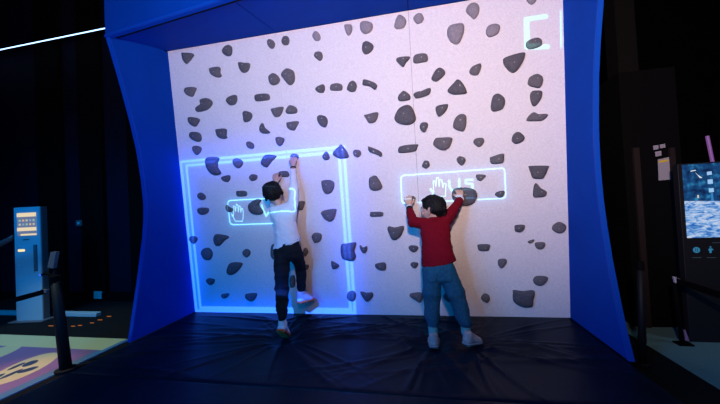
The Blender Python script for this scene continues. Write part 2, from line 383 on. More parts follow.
def make_hold(pts, label):
    W = [onwall(x, y, .013) for x, y in pts]               # the outline is seen part-way up the hold
    c = sum(W, Vector())/len(W)
    ex = Vector((1,0,0))
    P = [np.array(((w-c).dot(ex), (w-c).dot(W_UP))) for w in W]
    # orientation: counter-clockwise seen from the front
    area = sum(P[i][0]*P[(i+1) % len(P)][1]-P[(i+1) % len(P)][0]*P[i][1] for i in range(len(P)))
    if area < 0: P = P[::-1]
    P = smooth_loop(P)
    cen = np.mean(P, axis=0)
    sx = max(p[0] for p in P)-min(p[0] for p in P); sy = max(p[1] for p in P)-min(p[1] for p in P)
    H = min(.055, .014+.24*min(sx, sy))
    rnd = random.Random(label)
    off = np.array((rnd.uniform(-.12,.12)*sx, rnd.uniform(-.05,.2)*sy))
    bm = bmesh.new(); rings = []
    for s, hz in ((.97,.0), (1.0,.22), (.97,.48), (.86,.74), (.66,.91), (.40,.985), (.18,1.0)):
        q = (1-s)
        rings.append([bm.verts.new((cen[0]+(p[0]-cen[0])*s+off[0]*q*.8, cen[1]+(p[1]-cen[1])*s+off[1]*q*.8,
                      H*hz*(1+rnd.uniform(-.03,.03)))) for p in P])
    n = len(P)
    for A, B in zip(rings, rings[1:]):
        for i in range(n): bm.faces.new((A[i], A[(i+1) % n], B[(i+1) % n], B[i]))
    bm.faces.new(rings[-1]); bm.faces.new(rings[0][::-1])
    mw = Matrix((ex, W_UP, -ex.cross(W_UP)*-1)).transposed().to_4x4()
    if mw.to_3x3().determinant() < 0: raise RuntimeError('mirror')
    mw.translation = c-W_N*.0125
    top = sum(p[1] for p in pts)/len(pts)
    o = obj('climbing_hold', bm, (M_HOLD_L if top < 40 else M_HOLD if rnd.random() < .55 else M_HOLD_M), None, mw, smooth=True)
    tag(o, 'grey '+label, 'climbing hold', 'climbing holds on the white wall')
    bo = bpy.data.objects.new('bolt', BOLT); COL.objects.link(bo); bo.parent = o
    bo.location = (cen[0]+off[0]*.85, cen[1]+off[1]*.85, H*1.0+.001)
    return o
for ln in HOLDS.strip().splitlines():
    k, ps, lab = ln.split('|')
    ox, oy, sc = CROP[k]
    pts = [(ox+float(a)/sc, oy+float(b)/sc) for a, b in (p.split(',') for p in ps.split())]
    if not lab: lab = 'small slanted oval hold left below the big rounded triangle hold at upper right'
    if 'rounded hold right above the triangle' in lab: continue
    make_hold(pts, lab)

# ---------------------------------------------------------------- crash mats
FEET = [(1.243,-.570,1.0), (2.382,-.585,.9), (2.634,-.562,.9)]
def ridge_h(X, Y):
    Hh = np.zeros_like(X)
    rng = np.random.RandomState(3)
    for fx, fy, am in FEET:
        dx, dy = X-fx, Y-fy; r = np.hypot(dx, dy)+1e-6; th = np.arctan2(dy, dx)
        for k in range(19):
            t0 = rng.uniform(-math.pi, math.pi); wob = rng.uniform(-.25,.25); w = rng.uniform(.008,.020); L = rng.uniform(.25,.85)
            d = np.angle(np.exp(1j*(th-t0-wob*r)))*r
            along = (np.cos(th-t0) > 0)
            Hh += am*along*rng.uniform(.010,.024)*np.exp(-(d/w)**2)*np.exp(-r/L)*np.clip(r/.10,0,1)
    for k in range(26):                                   # long loose folds of the cover
        x0, y0 = rng.uniform(-.1,3.5), rng.uniform(-1.1,-.1); a = rng.normal(0,.35)
        u = (X-x0)*math.cos(a)+(Y-y0)*math.sin(a); v = -(X-x0)*math.sin(a)+(Y-y0)*math.cos(a)+.08*np.sin(2.5*u+k)
        Hh += rng.uniform(.005,.013)*np.exp(-(v/rng.uniform(.014,.03))**2)*np.exp(-(u/rng.uniform(.25,.6))**2)
    for fx, fy, am in FEET:                               # the cover is pressed flat under each shoe
        q = np.exp(-(np.hypot(X-fx, Y-fy)/.125)**4); Hh = Hh*(1-q)-.014*q
    return Hh
def mat_mesh(x0, x1, y0, y1, z1, amp):
    nx, ny = int((x1-x0)/.0125), int((y1-y0)/.0125)
    xs, ys = np.linspace(x0,x1,nx), np.linspace(y0,y1,ny)
    X, Y = np.meshgrid(xs, ys)
    edge = np.clip(np.minimum.reduce([X-x0, x1-X, Y-y0, y1-Y])/.06, 0, 1)
    Z = z1+amp*ridge_h(X, Y)*edge**.7-.007*(1-np.clip(np.minimum.reduce([X-x0, x1-X, Y-y0, (y1-Y)*9])/.03,0,1))**2
    V = [(float(a), float(b), float(c)) for a, b, c in zip(X.ravel(), Y.ravel(), Z.ravel())]
    Fc = [(j*nx+i, j*nx+i+1, (j+1)*nx+i+1, (j+1)*nx+i) for j in range(ny-1) for i in range(nx-1)]
    base = len(V)
    rim = [i for i in range(nx)]+[j*nx+nx-1 for j in range(1,ny)]+[(ny-1)*nx+i for i in range(nx-2,-1,-1)]+[j*nx for j in range(ny-2,0,-1)]
    for i in rim: V.append((V[i][0], V[i][1], FZ))
    n = len(rim)
    for a in range(n): Fc.append((rim[a], base+a, base+(a+1) % n, rim[(a+1) % n]))
    Fc.append(tuple(base+a for a in range(n))[::-1])
    me = bpy.data.meshes.new('crash_mat'); me.from_pydata(V, [], Fc); me.validate(); return me
o = obj('crash_mat', mat_mesh(0.004,3.496,-1.164,-.002,0,1.0), M_MAT, smooth=True)
tag(o, 'black vinyl landing mat with folds radiating from the climbers, along the foot of the wall', 'crash mat')
o = obj('crash_mat', mat_mesh(-.01,3.52,-3.3,-1.168,-.002,.35), M_MAT, smooth=True)
tag(o, 'smooth black vinyl landing mat in front, separated by a seam from the folded one', 'crash mat')

# ---------------------------------------------------------------- people
def ell(c, r, R=None, n=12, k=7):
    if isinstance(r, (int, float)): r = (r, r, r)
    c = Vector(c); out = []
    for j in range(k+1):
        ph = math.pi*j/k
        for i in range(n if 0 < j < k else 1):
            t = 2*math.pi*i/n
            v = Vector((r[0]*math.sin(ph)*math.cos(t), r[1]*math.sin(ph)*math.sin(t), r[2]*math.cos(ph)))
            out.append(c+(R @ v if R else v))
    return out
def hull(bm, *sets):
    pts = [p for s in sets for p in s]
    t = bmesh.new()
    for p in pts: t.verts.new(p)
    res = bmesh.ops.convex_hull(t, input=t.verts)
    bad = [v for v in t.verts if not v.link_faces]
    bmesh.ops.delete(t, geom=bad, context='VERTS')
    bmesh.ops.recalc_face_normals(t, faces=t.faces)
    me = bpy.data.meshes.new('t'); t.to_mesh(me); t.free(); bm.from_mesh(me); bpy.data.meshes.remove(me)
def chain(bm, pts, R=None):
    """pts: (centre, radius) joined pair by pair"""
    for (a, ra), (b, rb) in zip(pts, pts[1:]): hull(bm, ell(a, ra, R), ell(b, rb, R))
def fuse(name, bm, m, parent, vox=.005, sm=4, wr=None):
    me = bpy.data.meshes.new(name); bm.to_mesh(me); bm.free()
    o = bpy.data.objects.new(name, me); COL.objects.link(o)
    a = o.modifiers.new('r', 'REMESH'); a.mode = 'VOXEL'; a.voxel_size = vox; a.use_smooth_shade = True
    b = o.modifiers.new('s', 'SMOOTH'); b.factor = .5; b.iterations = sm
    dg = bpy.context.evaluated_depsgraph_get(); dg.update()
    me2 = bpy.data.meshes.new_from_object(o.evaluated_get(dg))
    bpy.data.objects.remove(o); bpy.data.meshes.remove(me)
    me2.name = name
    if wr is not None:
        nv = len(me2.vertices)
        co_ = np.empty(nv*3); me2.vertices.foreach_get('co', co_); co_ = co_.reshape(-1,3)
        no_ = np.empty(nv*3); me2.vertices.foreach_get('normal', no_); no_ = no_.reshape(-1,3)
        co_ += no_*wr(co_)[:,None]
        me2.vertices.foreach_set('co', co_.ravel()); me2.update()
    me2.materials.clear(); me2.materials.append(m)
    for p in me2.polygons: p.use_smooth = True
    return obj(name, me2, m, parent)
def folds(seed, amp, freq, ax=(.3,.2,1)):
    rng = np.random.RandomState(seed); ax = np.array(ax)/np.linalg.norm(ax)
    Ks = [(ax*freq*rng.uniform(.7,1.5)+rng.normal(0,freq*.35,3), rng.uniform(0,6.28)) for _ in range(6)]
    def f(c):
        s = np.zeros(len(c))
        w = .5*np.sin(c @ np.array((9.,7.,5.))+seed)
        for K, ph in Ks: s += np.maximum(0, np.sin(c @ K+ph+w*2))**3
        return amp*(s/2.2-.3)
    return f
def frame(f, up):
    f = Vector(f).normalized(); r = f.cross(Vector(up)).normalized(); u = r.cross(f)
    return Matrix((r, f, u)).transposed()          # local x right, y forward, z up
def head(bm, c, R, s):
    c = Vector(c); P = lambda x, y, z: c+R @ Vector((x,y,z))*s
    E = lambda x, y, z, rx, ry, rz: ell(P(x,y,z), (rx*s,ry*s,rz*s), R, 16, 10)
    hull(bm, E(0,-.008,.025,.070,.082,.072), E(0,.01,.0,.066,.075,.07))          # skull
    hull(bm, E(0,.02,-.03,.055,.055,.045), E(0,.048,-.075,.022,.022,.018), E(0,.0,-.03,.058,.06,.05))   # jaw and chin
    hull(bm, E(0,.078,.005,.006,.008,.006), E(0,.092,-.024,.012,.010,.008))      # nose
    for sx in (-1,1):
        hull(bm, E(sx*.028,.072,.022,.020,.008,.006), E(sx*.026,.070,.024,.016,.008,.005))  # brow
        hull(bm, E(sx*.035,.055,-.022,.022,.016,.018), E(sx*.03,.058,-.03,.02,.014,.016))   # cheek
        hull(bm, E(sx*.072,-.004,.008,.006,.014,.022), E(sx*.070,-.002,-.018,.006,.009,.012), E(sx*.080,-.014,.012,.004,.012,.018)) # ear
    hull(bm, E(-.018,.078,-.050,.006,.006,.005), E(.018,.078,-.050,.006,.006,.005), E(0,.084,-.050,.01,.006,.007))   # lips
def face_parts(par, c, R, s):
    c = Vector(c); P = lambda x, y, z: c+R @ Vector((x,y,z))*s
    for sx in (-1,1):
        bm = bmesh.new(); hull(bm, ell(P(sx*.029,.068,.004), (.013*s,.010*s,.007*s), R)); e = obj('eye', bm, M_EYEW, par, smooth=True)
        bm = bmesh.new(); hull(bm, ell(P(sx*.029,.0765,.004), (.006*s,.003*s,.006*s), R)); obj('iris', bm, M_EYEB, e, smooth=True)
        bm = bmesh.new(); hull(bm, ell(P(sx*.014,.083,.021), (.003*s,.003*s,.002*s), R), ell(P(sx*.043,.072,.025), (.003*s,.003*s,.0025*s), R)); obj('eyebrow', bm, M_HAIR, par, smooth=True)
    bm = bmesh.new(); hull(bm, ell(P(-.018,.082,-.051), (.004*s,.003*s,.003*s), R), ell(P(.018,.082,-.051), (.004*s,.003*s,.003*s), R), ell(P(0,.089,-.051), (.006*s,.003*s,.005*s), R)); obj('mouth', bm, M_LIP, par, smooth=True)
def hair(par, c, R, s, seed):
    c = Vector(c); P = lambda x, y, z: c+R @ Vector((x,y,z))*s
    E = lambda x, y, z, rx, ry, rz: ell(P(x,y,z), (rx*s,ry*s,rz*s), R, 18, 12)
    bm = bmesh.new()
    hull(bm, E(0,-.012,.040,.080,.088,.070), E(0,-.030,.012,.077,.070,.05))
    hull(bm, E(0,-.034,.006,.070,.060,.038), E(0,-.052,-.032,.044,.028,.018))
    hull(bm, E(0,.052,.070,.055,.028,.022), E(0,0,.075,.07,.06,.04))           # fringe
    rng = random.Random(seed)
    for k in range(24):                                                          # tufts
        t = rng.uniform(-2.6,2.6)-math.pi/2; z = rng.uniform(-.02,.095)
        rr = .078*math.sqrt(max(.12, 1-((z-.02)/.098)**2))
        x, y = rr*math.cos(t), rr*1.08*math.sin(t)-.014
        if y > .0 and z < .05: continue
        hull(bm, E(x*.95,y*.95,z,.012,.012,.012), E(x*1.01+rng.uniform(-.006,.006),y*1.01,z-.020,.006,.006,.006))
    bri = R.inverted()
    def strands(co_):
        q = (co_-np.array(c)) @ np.array(R)
        a = np.arctan2(q[:,0], q[:,1])
        return .0022*np.sin(a*34+6*np.sin(q[:,2]*40+a*3))*s+.0012*np.sin(a*71+q[:,2]*30)
    return fuse('hair', bm, M_HAIR, par, .0045, 3, strands)
def hand(bm, w, d, palm, thumb_dir, s=1.0, curl=1.0):
    """w wrist, d direction of the fingers, palm the normal of the palm side"""
    w, d, palm = Vector(w), Vector(d).normalized(), Vector(palm).normalized()
    palm = (palm-d*palm.dot(d)).normalized(); sd = d.cross(palm)
    if sd.dot(Vector(thumb_dir)) < 0: sd = -sd
    R = Matrix((sd, d, palm)).transposed()
    Q = lambda x, y, z: w+(sd*x+d*y+palm*z)*s
    hull(bm, ell(w, .018*s), ell(Q(0,.02,0), (.022*s,.012*s,.013*s), R), ell(Q(.018,.052,0), (.011*s,.012*s,.010*s), R), ell(Q(-.020,.048,0), (.010*s,.012*s,.009*s), R))
    for i, (x, L) in enumerate(((.0225,.040), (.0075,.045), (-.0075,.042), (-.022,.033))):
        a1, a2, a3 = .35*curl, .95*curl, 1.5*curl
        p = Vector((x,.054,.0)); rr = (.0068,.0070,.0066,.0058)[i]
        pts = [(Q(x*.8,.03,0), rr*s)]
        spread = x*.25
        pts.append((Q(*p), rr*s))
        for a, l in ((a1,L*.46), (a2,L*.32), (a3,L*.26)):
            p = p+Vector((spread*l/.02*.3, math.cos(a)*l, math.sin(a)*l)); rr *= .92
            pts.append((Q(*p), rr*s))
        chain(bm, pts)
    t = [(Q(.012,.012,.004), .0095*s), (Q(.030,.028,.010), .0085*s), (Q(.040,.046,.018), .0075*s), (Q(.041,.060,.028), .006*s)]
    chain(bm, t)
def ring(par, name, c, ax, r, w, m):
    c, ax = Vector(c), Vector(ax).normalized()
    bm = bmesh.new(); a = ax.orthogonal().normalized(); b = ax.cross(a); n = 20; L = []
    for rr, t in ((r,-w), (r+.003,-w), (r+.003,w), (r,w)):
        L.append([bm.verts.new(c+ax*t+rr*(math.cos(q)*a+math.sin(q)*b)) for q in [2*math.pi*k/n for k in range(n)]])
    for i in range(4):
        A, B = L[i], L[(i+1) % 4]
        for k in range(n): bm.faces.new((A[k], A[(k+1) % n], B[(k+1) % n], B[k]))
    bmesh.ops.recalc_face_normals(bm, faces=bm.faces)
    return obj(name, bm, m, par, smooth=True)
def shoe(par, heel, toe, upn, L, m_up, m_sole, wd=.036, hi=.06):
    """heel and toe are points on the sole"""
    heel, toe = Vector(heel), Vector(toe); d = (toe-heel).normalized()
    R = frame(d, upn); s = L
    Q = lambda x, y, z: heel+R @ Vector((x,y,z))
    E = lambda x, y, z, a, b, c_: ell(Q(x,y,z), (a,b,c_), R, 14, 8)
    bm = bmesh.new()
    hull(bm, E(0,.03*1,.012,wd*.82,.030,.012), E(0,L*.40,.012,wd*.86,.03,.012))
    hull(bm, E(0,L*.40,.012,wd*.86,.03,.012), E(.0,L*.74,.012,wd*1.05,.038,.012), E(0,L-.022,.014,wd*.72,.024,.012))
    # tread lugs
    for k in range(6):
        y = .025+(L-.05)*k/5
        hull(bm, E(-wd*.5,y,.0,wd*.26,.006,.005), E(wd*.5,y,.0,wd*.26,.006,.005))
    so = fuse('sole', bm, m_sole, par, .004, 2)
    bm = bmesh.new()
    hull(bm, E(0,.034,.028,wd*.78,.030,.016), E(0,.036,hi+.014,wd*.68,.028,.014), E(0,L*.42,.03,wd*.8,.03,.016), E(0,L*.40,hi*.95,wd*.60,.024,.012))
    hull(bm, E(0,L*.42,.03,wd*.8,.03,.016), E(0,L*.40,hi*.95,wd*.58,.024,.012), E(0,L*.72,.026,wd*.98,.034,.018), E(0,L-.03,.024,wd*.66,.024,.016))
    hull(bm, E(0,.016,.05,wd*.4,.012,.03), E(0,.014,hi+.02,wd*.34,.008,.010))      # heel tab
    up = fuse('shoe', bm, m_up, par, .004, 3)
    so.parent = up; so.matrix_parent_inverse = up.matrix_world.inverted()
    bm = bmesh.new()
    for k in range(4):
        y = L*.40+k*.017; z = hi*.98-.012*k
        hull(bm, E(-wd*.42,y,z,.004,.003,.003), E(0,y,z+.009,.004,.003,.003)); hull(bm, E(wd*.42,y,z,.004,.003,.003), E(0,y,z+.009,.004,.003,.003))
    lc = fuse('laces', bm, M_BAND, par, .0025, 1); lc.parent = up; lc.matrix_parent_inverse = up.matrix_world.inverted()
    return up

# --- boy in white shirt and black joggers
def build_boy():
    root = empty('person', (1.21,-.46,0), 'child in white shirt and black trousers climbing inside the glowing frame, arm raised', 'person', 'children climbing the wall')
    hc = (1.098,-.325,1.143); HR = frame((-.42,.86,.12), (-.30,-.22,1)); hs = 1.0
    shL, shR = Vector((1.098,-.335,1.005)), Vector((1.278,-.33,1.035))
    elR, wrR = Vector((1.268,-.275,1.20)), Vector((1.244,-.222,1.392))
    elL, wrL = Vector((1.03,-.19,1.09)), Vector((1.066,-.205,1.255))
    pel = Vector((1.228,-.385,.68)); hpL, hpR = Vector((1.178,-.39,.655)), Vector((1.288,-.375,.665))
    knL, anL = Vector((1.198,-.455,.345)), Vector((1.242,-.572,.118))
    knR, anR = Vector((1.262,-.195,.478)), Vector((1.272,-.225,.27))
    bm = bmesh.new()
    head(bm, hc, HR, hs)
    chain(bm, [((1.105,-.335,1.12),.038), ((1.16,-.33,1.03),.034)])
    tr = [((1.19,-.335,.99),(.085,.05,.04)), ((1.20,-.35,.86),(.085,.055,.05)), ((1.225,-.37,.74),(.085,.055,.05)), (pel,(.09,.06,.05))]
    chain(bm, tr)
    for a, b, c, ra, rb, rc in ((shR,elR,wrR,.034,.026,.018), (shL,elL,wrL,.034,.026,.018)): chain(bm, [((1.19,-.335,1.0),.04), (a,ra), (b,rb), (c,rc)])
    for a, b, c in ((hpL,knL,anL), (hpR,knR,anR)): chain(bm, [(a,.055), (b,.040), (b.lerp(c,.4),.037), (c,.025)])
    chain(bm, [(anL,.024), ((1.241,-.535,.035),.018)]); chain(bm, [(anR,.024), ((1.33,-.15,.21),.018)])
    hand(bm, wrR, (.06,.20,1), (-.1,1,-.1), (-1,0,0), 1.08, 1.0)
    hand(bm, wrL, (-.12,.10,1), (0,1,0), (1,0,0), 1.05, .7)
    body = fuse('body', bm, M_SKIN, root, .0042, 3)
    face_parts(root, hc, HR, hs)
    hair(root, hc, HR, hs, 4)
    bm = bmesh.new()   # shirt
    hem = frame((-.1,1,0), (-.30,0,1))
    hull(bm, ell((1.226,-.375,.705),(.121,.084,.012),hem,18,6), ell((1.215,-.365,.78),(.106,.076,.03)))
    hull(bm, ell((1.215,-.365,.78),(.106,.076,.03)), ell((1.195,-.345,.90),(.104,.072,.04)))
    hull(bm, ell((1.195,-.345,.90),(.104,.072,.04)), ell((1.187,-.335,.985),(.104,.066,.035)), ell(shL,.036), ell(shR,.040))
    hull(bm, ell(shL,.038), ell(shR,.040), ell((1.163,-.335,1.036),(.045,.042,.012)))
    chain(bm, [(shR+Vector((-.03,0,-.04)),.052), (shR+Vector((0,.01,.05)),.044), (elR,.036), (wrR-Vector((0,0,.035)),.026)])
    chain(bm, [(shL+Vector((.02,0,-.03)),.048), (shL,.042), (elL,.034), (wrL-Vector((.01,0,.06)),.026)])
    fuse('shirt', bm, M_SHIRT, root, .0055, 5, folds(2, .0065, 42, (.55,.2,.8)))
    bm = bmesh.new()   # trousers
    hull(bm, ell((1.228,-.38,.725),(.108,.072,.012),hem,18,6), ell((1.228,-.383,.66),(.112,.078,.04)))
    hull(bm, ell((1.228,-.383,.66),(.112,.078,.04)), ell(hpL-Vector((0,0,.05)),(.066,.066,.05)), ell(hpR-Vector((0,-.01,.04)),(.060,.066,.05)))
    chain(bm, [(hpL,.066), (hpL.lerp(knL,.5),.062), (knL,.055)])
    chain(bm, [(knL,.055), (knL.lerp(anL,.45),.047), (anL+Vector((0,.01,.05)),.034)])
    chain(bm, [(hpR,.062), (hpR.lerp(knR,.5),.054), (knR,.050)])
    chain(bm, [(knR,.050), (knR.lerp(anR,.5),.043), (anR+Vector((0,.0,.03)),.033)])
    fuse('trousers', bm, M_BPANTS, root, .0055, 5, folds(5, .007, 38, (.2,.2,1)))
    for a, b in ((anL,anL+Vector((0,.012,.03))), (anR,anR+Vector((.003,0,.03)))):
        bm = bmesh.new(); chain(bm, [(a,.031), (b,.030)]); fuse('sock', bm, M_BAND, root, .004, 2)
    shoe(root, (1.247,-.632,.090), (1.240,-.522,-.006), (0,.68,.73), .165, M_SHOEW, M_ORANGE, .046, .066)
    shoe(root, (1.243,-.270,.178), (1.338,-.145,.172), (-.05,.1,1), .17, M_SHOEW, M_ORANGE, .046, .078)
    ring(root, 'wristband', wrR-Vector((-.004,.008,.018)), (wrR-elR), .023, .006, M_DARK)
build_boy()

def build_red():
    root = empty('person', (2.49,-.6,0), 'child in dark red sweater and blue jeans reaching both arms up to holds', 'person', 'children climbing the wall')
    hc = (2.436,-.365,.940); HR = frame((-.88,.46,.05), (0.05,-.12,1)); hs = 1.04
    shL, shR = Vector((2.368,-.385,.838)), Vector((2.516,-.38,.848))
    elL, wrL = Vector((2.277,-.345,.852)), Vector((2.252,-.215,.975))
    elR, wrR = Vector((2.596,-.315,.935)), Vector((2.665,-.215,1.022))
    pel = Vector((2.445,-.475,.53)); hpL, hpR = Vector((2.398,-.48,.50)), Vector((2.498,-.475,.505))
    knL, anL = Vector((2.386,-.50,.275)), Vector((2.382,-.595,.10))
    knR, anR = Vector((2.572,-.475,.295)), Vector((2.606,-.548,.105))
    bm = bmesh.new()
    head(bm, hc, HR, hs)
    chain(bm, [((2.448,-.38,.92),.038), ((2.445,-.385,.85),.032)])
    chain(bm, [((2.445,-.39,.81),(.08,.05,.04)), ((2.44,-.42,.70),(.08,.055,.05)), ((2.445,-.45,.60),(.08,.055,.05)), (pel,(.085,.06,.05))])
    for a, b, c in ((shR,elR,wrR), (shL,elL,wrL)): chain(bm, [((2.445,-.39,.83),.04), (a,.034), (b,.026), (c,.018)])
    for a, b, c in ((hpL,knL,anL), (hpR,knR,anR)): chain(bm, [(a,.052), (b,.038), (b.lerp(c,.4),.035), (c,.025)])
    chain(bm, [(anL,.024), ((2.385,-.53,.035),.018)]); chain(bm, [(anR,.024), ((2.645,-.52,.035),.018)])
    hand(bm, wrL, (-.08,.25,.85), (.05,1,-.3), (1,0,0), 1.1, .55)
    hand(bm, wrR, (-.02,.45,.8), (.0,1,-.5), (-1,0,0), 1.05, .7)
    fuse('body', bm, M_SKIN, root, .0042, 3)
    face_parts(root, hc, HR, hs)
    hair(root, hc, HR, hs, 9)
    bm = bmesh.new()   # sweater
    hem = frame((0,1,0), (.20,0,1))
    hem = frame((0,1,0), (-.16,0,1))
    hull(bm, ell((2.449,-.462,.545),(.125,.088,.010),hem,18,6), ell((2.448,-.452,.61),(.117,.086,.03)))
    hull(bm, ell((2.448,-.452,.61),(.117,.086,.03)), ell((2.443,-.42,.73),(.110,.078,.04)))
    hull(bm, ell((2.443,-.42,.73),(.110,.078,.04)), ell((2.443,-.395,.81),(.104,.068,.03)), ell(shL,.038), ell(shR,.040))
    hull(bm, ell(shL,.038), ell(shR,.040), ell((2.444,-.39,.872),(.05,.046,.010)))
    chain(bm, [(shR+Vector((-.03,0,-.03)),.052), (shR,.046), (elR,.039), (wrR-(wrR-elR).normalized()*.03,.028)])
    chain(bm, [(shL+Vector((.03,0,-.02)),.052), (shL,.046), (elL,.040), (wrL-(wrL-elL).normalized()*.052,.030)])
    fuse('sweater', bm, M_RED, root, .0055, 5, folds(12, .006, 36, (.5,.2,.8)))
    bm = bmesh.new(); R2 = Matrix.Identity(3)
    hull(bm, ell((2.444,-.390,.873),(.053,.049,.010)), ell((2.446,-.388,.885),(.046,.043,.006)))
    fuse('collar', bm, M_RED, root, .004, 2)
    bm = bmesh.new()   # jeans
    hull(bm, ell((2.448,-.465,.575),(.105,.072,.012)), ell((2.447,-.475,.51),(.112,.080,.04)))
    hull(bm, ell((2.447,-.475,.51),(.112,.080,.04)), ell(hpL-Vector((0,0,.05)),(.068,.07,.05)), ell(hpR-Vector((-.01,0,.05)),(.068,.07,.05)))
    chain(bm, [(hpL,.068), (hpL.lerp(knL,.5),.066), (knL,.060)])
    chain(bm, [(knL,.060), (knL.lerp(anL,.45),.055), (anL+Vector((0,.01,.047)),.039)])
    chain(bm, [(hpR,.068), (hpR.lerp(knR,.5),.067), (knR,.062)])
    chain(bm, [(knR,.062), (knR.lerp(anR,.5),.054), (anR+Vector((0,.0,.047)),.039)])
    jeans = fuse('jeans', bm, M_DENIM, root, .0055, 4, folds(15, .007, 40, (.2,.2,1)))
    from mathutils.bvhtree import BVHTree
    tree = BVHTree.FromPolygons([v.co[:] for v in jeans.data.vertices], [tuple(p.vertices) for p in jeans.data.polygons])
    for sx, c in ((-1,hpL), (1,hpR)):                     # back pockets lie on the cloth
        bm = bmesh.new(); x = c.x+sx*.004; n = 9; A = []; B = []
        for r_ in range(n):
            t = r_/(n-1); ra, rb = [], []
            for k in range(n):
                u = k/(n-1)*2-1; z = .505-t*(.068+.014*(1-abs(u)))
                h = tree.ray_cast(Vector((x+u*.036*(1-.08*t),-1.2,z)), Vector((0,1,0)))[0]
                y = h.y if h else -.55
                ra.append(bm.verts.new((x+u*.036*(1-.08*t), y-.0035, z))); rb.append(bm.verts.new((x+u*.036*(1-.08*t), y+.004, z)))
            A.append(ra); B.append(rb)
        for r_ in range(n-1):
            for k in range(n-1):
                bm.faces.new((A[r_][k], A[r_][k+1], A[r_+1][k+1], A[r_+1][k])); bm.faces.new((B[r_][k], B[r_+1][k], B[r_+1][k+1], B[r_][k+1]))
            bm.faces.new((A[r_][0], A[r_+1][0], B[r_+1][0], B[r_][0])); bm.faces.new((A[r_][-1], B[r_][-1], B[r_+1][-1], A[r_+1][-1]))
        for k in range(n-1):
            bm.faces.new((A[0][k], B[0][k], B[0][k+1], A[0][k+1])); bm.faces.new((A[-1][k], A[-1][k+1], B[-1][k+1], B[-1][k]))
        bmesh.ops.recalc_face_normals(bm, faces=bm.faces)
        obj('back_pocket', bm, M_DENIM, root, smooth=True)
    for a in (anL, anR):
        bm = bmesh.new(); chain(bm, [(a+Vector((0,0,-.02)),.034), (a+Vector((0,.008,.035)),.035)]); fuse('sock', bm, M_SOCK, root, .004, 2)
    shoe(root, (2.379,-.665,.009), (2.386,-.500,-.004), (0,-.1,1), .17, M_SHOEG, M_SOLEG, .044, .068)
    shoe(root, (2.578,-.612,.016), (2.690,-.512,-.003), (-.05,-.1,1), .175, M_SHOEG, M_SOLEG, .044, .068)
    a = wrL-(wrL-elL).normalized()*.004
    ring(root, 'wristband', a, wrL-elL, .023, .007, M_BAND)
    w = ring(root, 'watch', wrL-(wrL-elL).normalized()*.026, wrL-elL, .025, .010, M_DARK)
    wd = (wrL-elL).normalized(); bm = bmesh.new()
    cpt = wrL-wd*.026+Vector((.017,-.024,-.012)); bmesh.ops.create_uvsphere(bm, u_segments=12, v_segments=8, radius=.014)
    for v in bm.verts: v.co = cpt+Vector((v.co.x, v.co.y*.5, v.co.z))
    obj('watch_face', bm, M_YELLOW, w, smooth=True)
    ring(root, 'wristband', wrR-(wrR-elR).normalized()*.006, wrR-elR, .024, .010, M_BAND)
build_red()

# ---------------------------------------------------------------- left side of the hall
# floor game mat with printed pattern
def game_mat():
    M = bpy.data.materials.new('game_print'); M.use_nodes = True; nt = M.node_tree; L = nt.links.new
    b = nt.nodes['Principled BSDF']; b.inputs['Roughness'].default_value = .5
    tc = nd(nt, 'ShaderNodeTexCoord'); sx = nd(nt, 'ShaderNodeSeparateXYZ'); L(tc.outputs['Object'], sx.inputs[0])
    def mth(op, a, b_=None):
        n = nd(nt, 'ShaderNodeMath', operation=op)
        for i, v in enumerate((a, b_)):
            if v is None: continue
            if isinstance(v, (int, float)): n.inputs[i].default_value = v
            else: L(v, n.inputs[i])
        return n.outputs[0]
    X, Y = sx.outputs['X'], sx.outputs['Y']
    def mix(f, a, c):
        n = nd(nt, 'ShaderNodeMix', data_type='RGBA'); L(f, n.inputs['Factor'])
        if isinstance(a, tuple): n.inputs['A'].default_value = (*a,1)
        else: L(a, n.inputs['A'])
        n.inputs['B'].default_value = (*c,1); return n.outputs['Result']
    nz = nd(nt, 'ShaderNodeTexNoise'); nz.inputs['Scale'].default_value = 14; L(tc.outputs['Object'], nz.inputs['Vector'])
    c = mix(mth('MULTIPLY', nz.outputs['Fac'], .6), (.27,.17,.42), (.20,.14,.36))
    def disc(cx, cy, r, ax=1., ay=1., rot=0):
        u = mth('SUBTRACT', X, cx); v = mth('SUBTRACT', Y, cy)
        uu = mth('ADD', mth('MULTIPLY', u, math.cos(rot)/ax), mth('MULTIPLY', v, math.sin(rot)/ax))
        vv = mth('ADD', mth('MULTIPLY', u, -math.sin(rot)/ay), mth('MULTIPLY', v, math.cos(rot)/ay))
        d = mth('SQRT', mth('ADD', mth('MULTIPLY', uu, uu), mth('MULTIPLY', vv, vv)))
        return mth('LESS_THAN', d, r)
    for cx, cy, ax, ay, rot in ((-.66,-.985,.145,.25,.42), (-1.26,-.83,.13,.2,.3), (-.95,-1.75,.2,.3,.2)):
        c = mix(disc(cx, cy, 1, ax, ay, rot), c, (.62,.62,.40))
    for cx, cy, ax, ay, rot in ((-.705,-.925,.040,.055,.5), (-.76,-.975,.022,.06,.2), (-.590,-1.01,.036,.055,-.5), (-.645,-1.075,.022,.075,.1), (-.70,-1.13,.025,.06,.2)):
        c = mix(disc(cx, cy, 1, ax, ay, rot), c, (.02,.06,.16))
    c = mix(mth('GREATER_THAN', X, -.375), c, (.10,.22,.42))
    c = mix(mth('GREATER_THAN', Y, -.675), c, (.66,.66,.38))
    c = mix(mth('GREATER_THAN', mth('ADD', X, mth('MULTIPLY', Y, .0)), -.335), c, (.10,.25,.45))
    L(c, b.inputs['Base Color'])
    return M
bm = bmesh.new(); box(bm, (-3.2,-2.6,FZ), (-.29,-.455,FZ+.008))
tag(obj('game_floor', bm, game_mat()), 'purple play floor with a pale yellow border and pale ovals, left of the black mats', 'play floor')

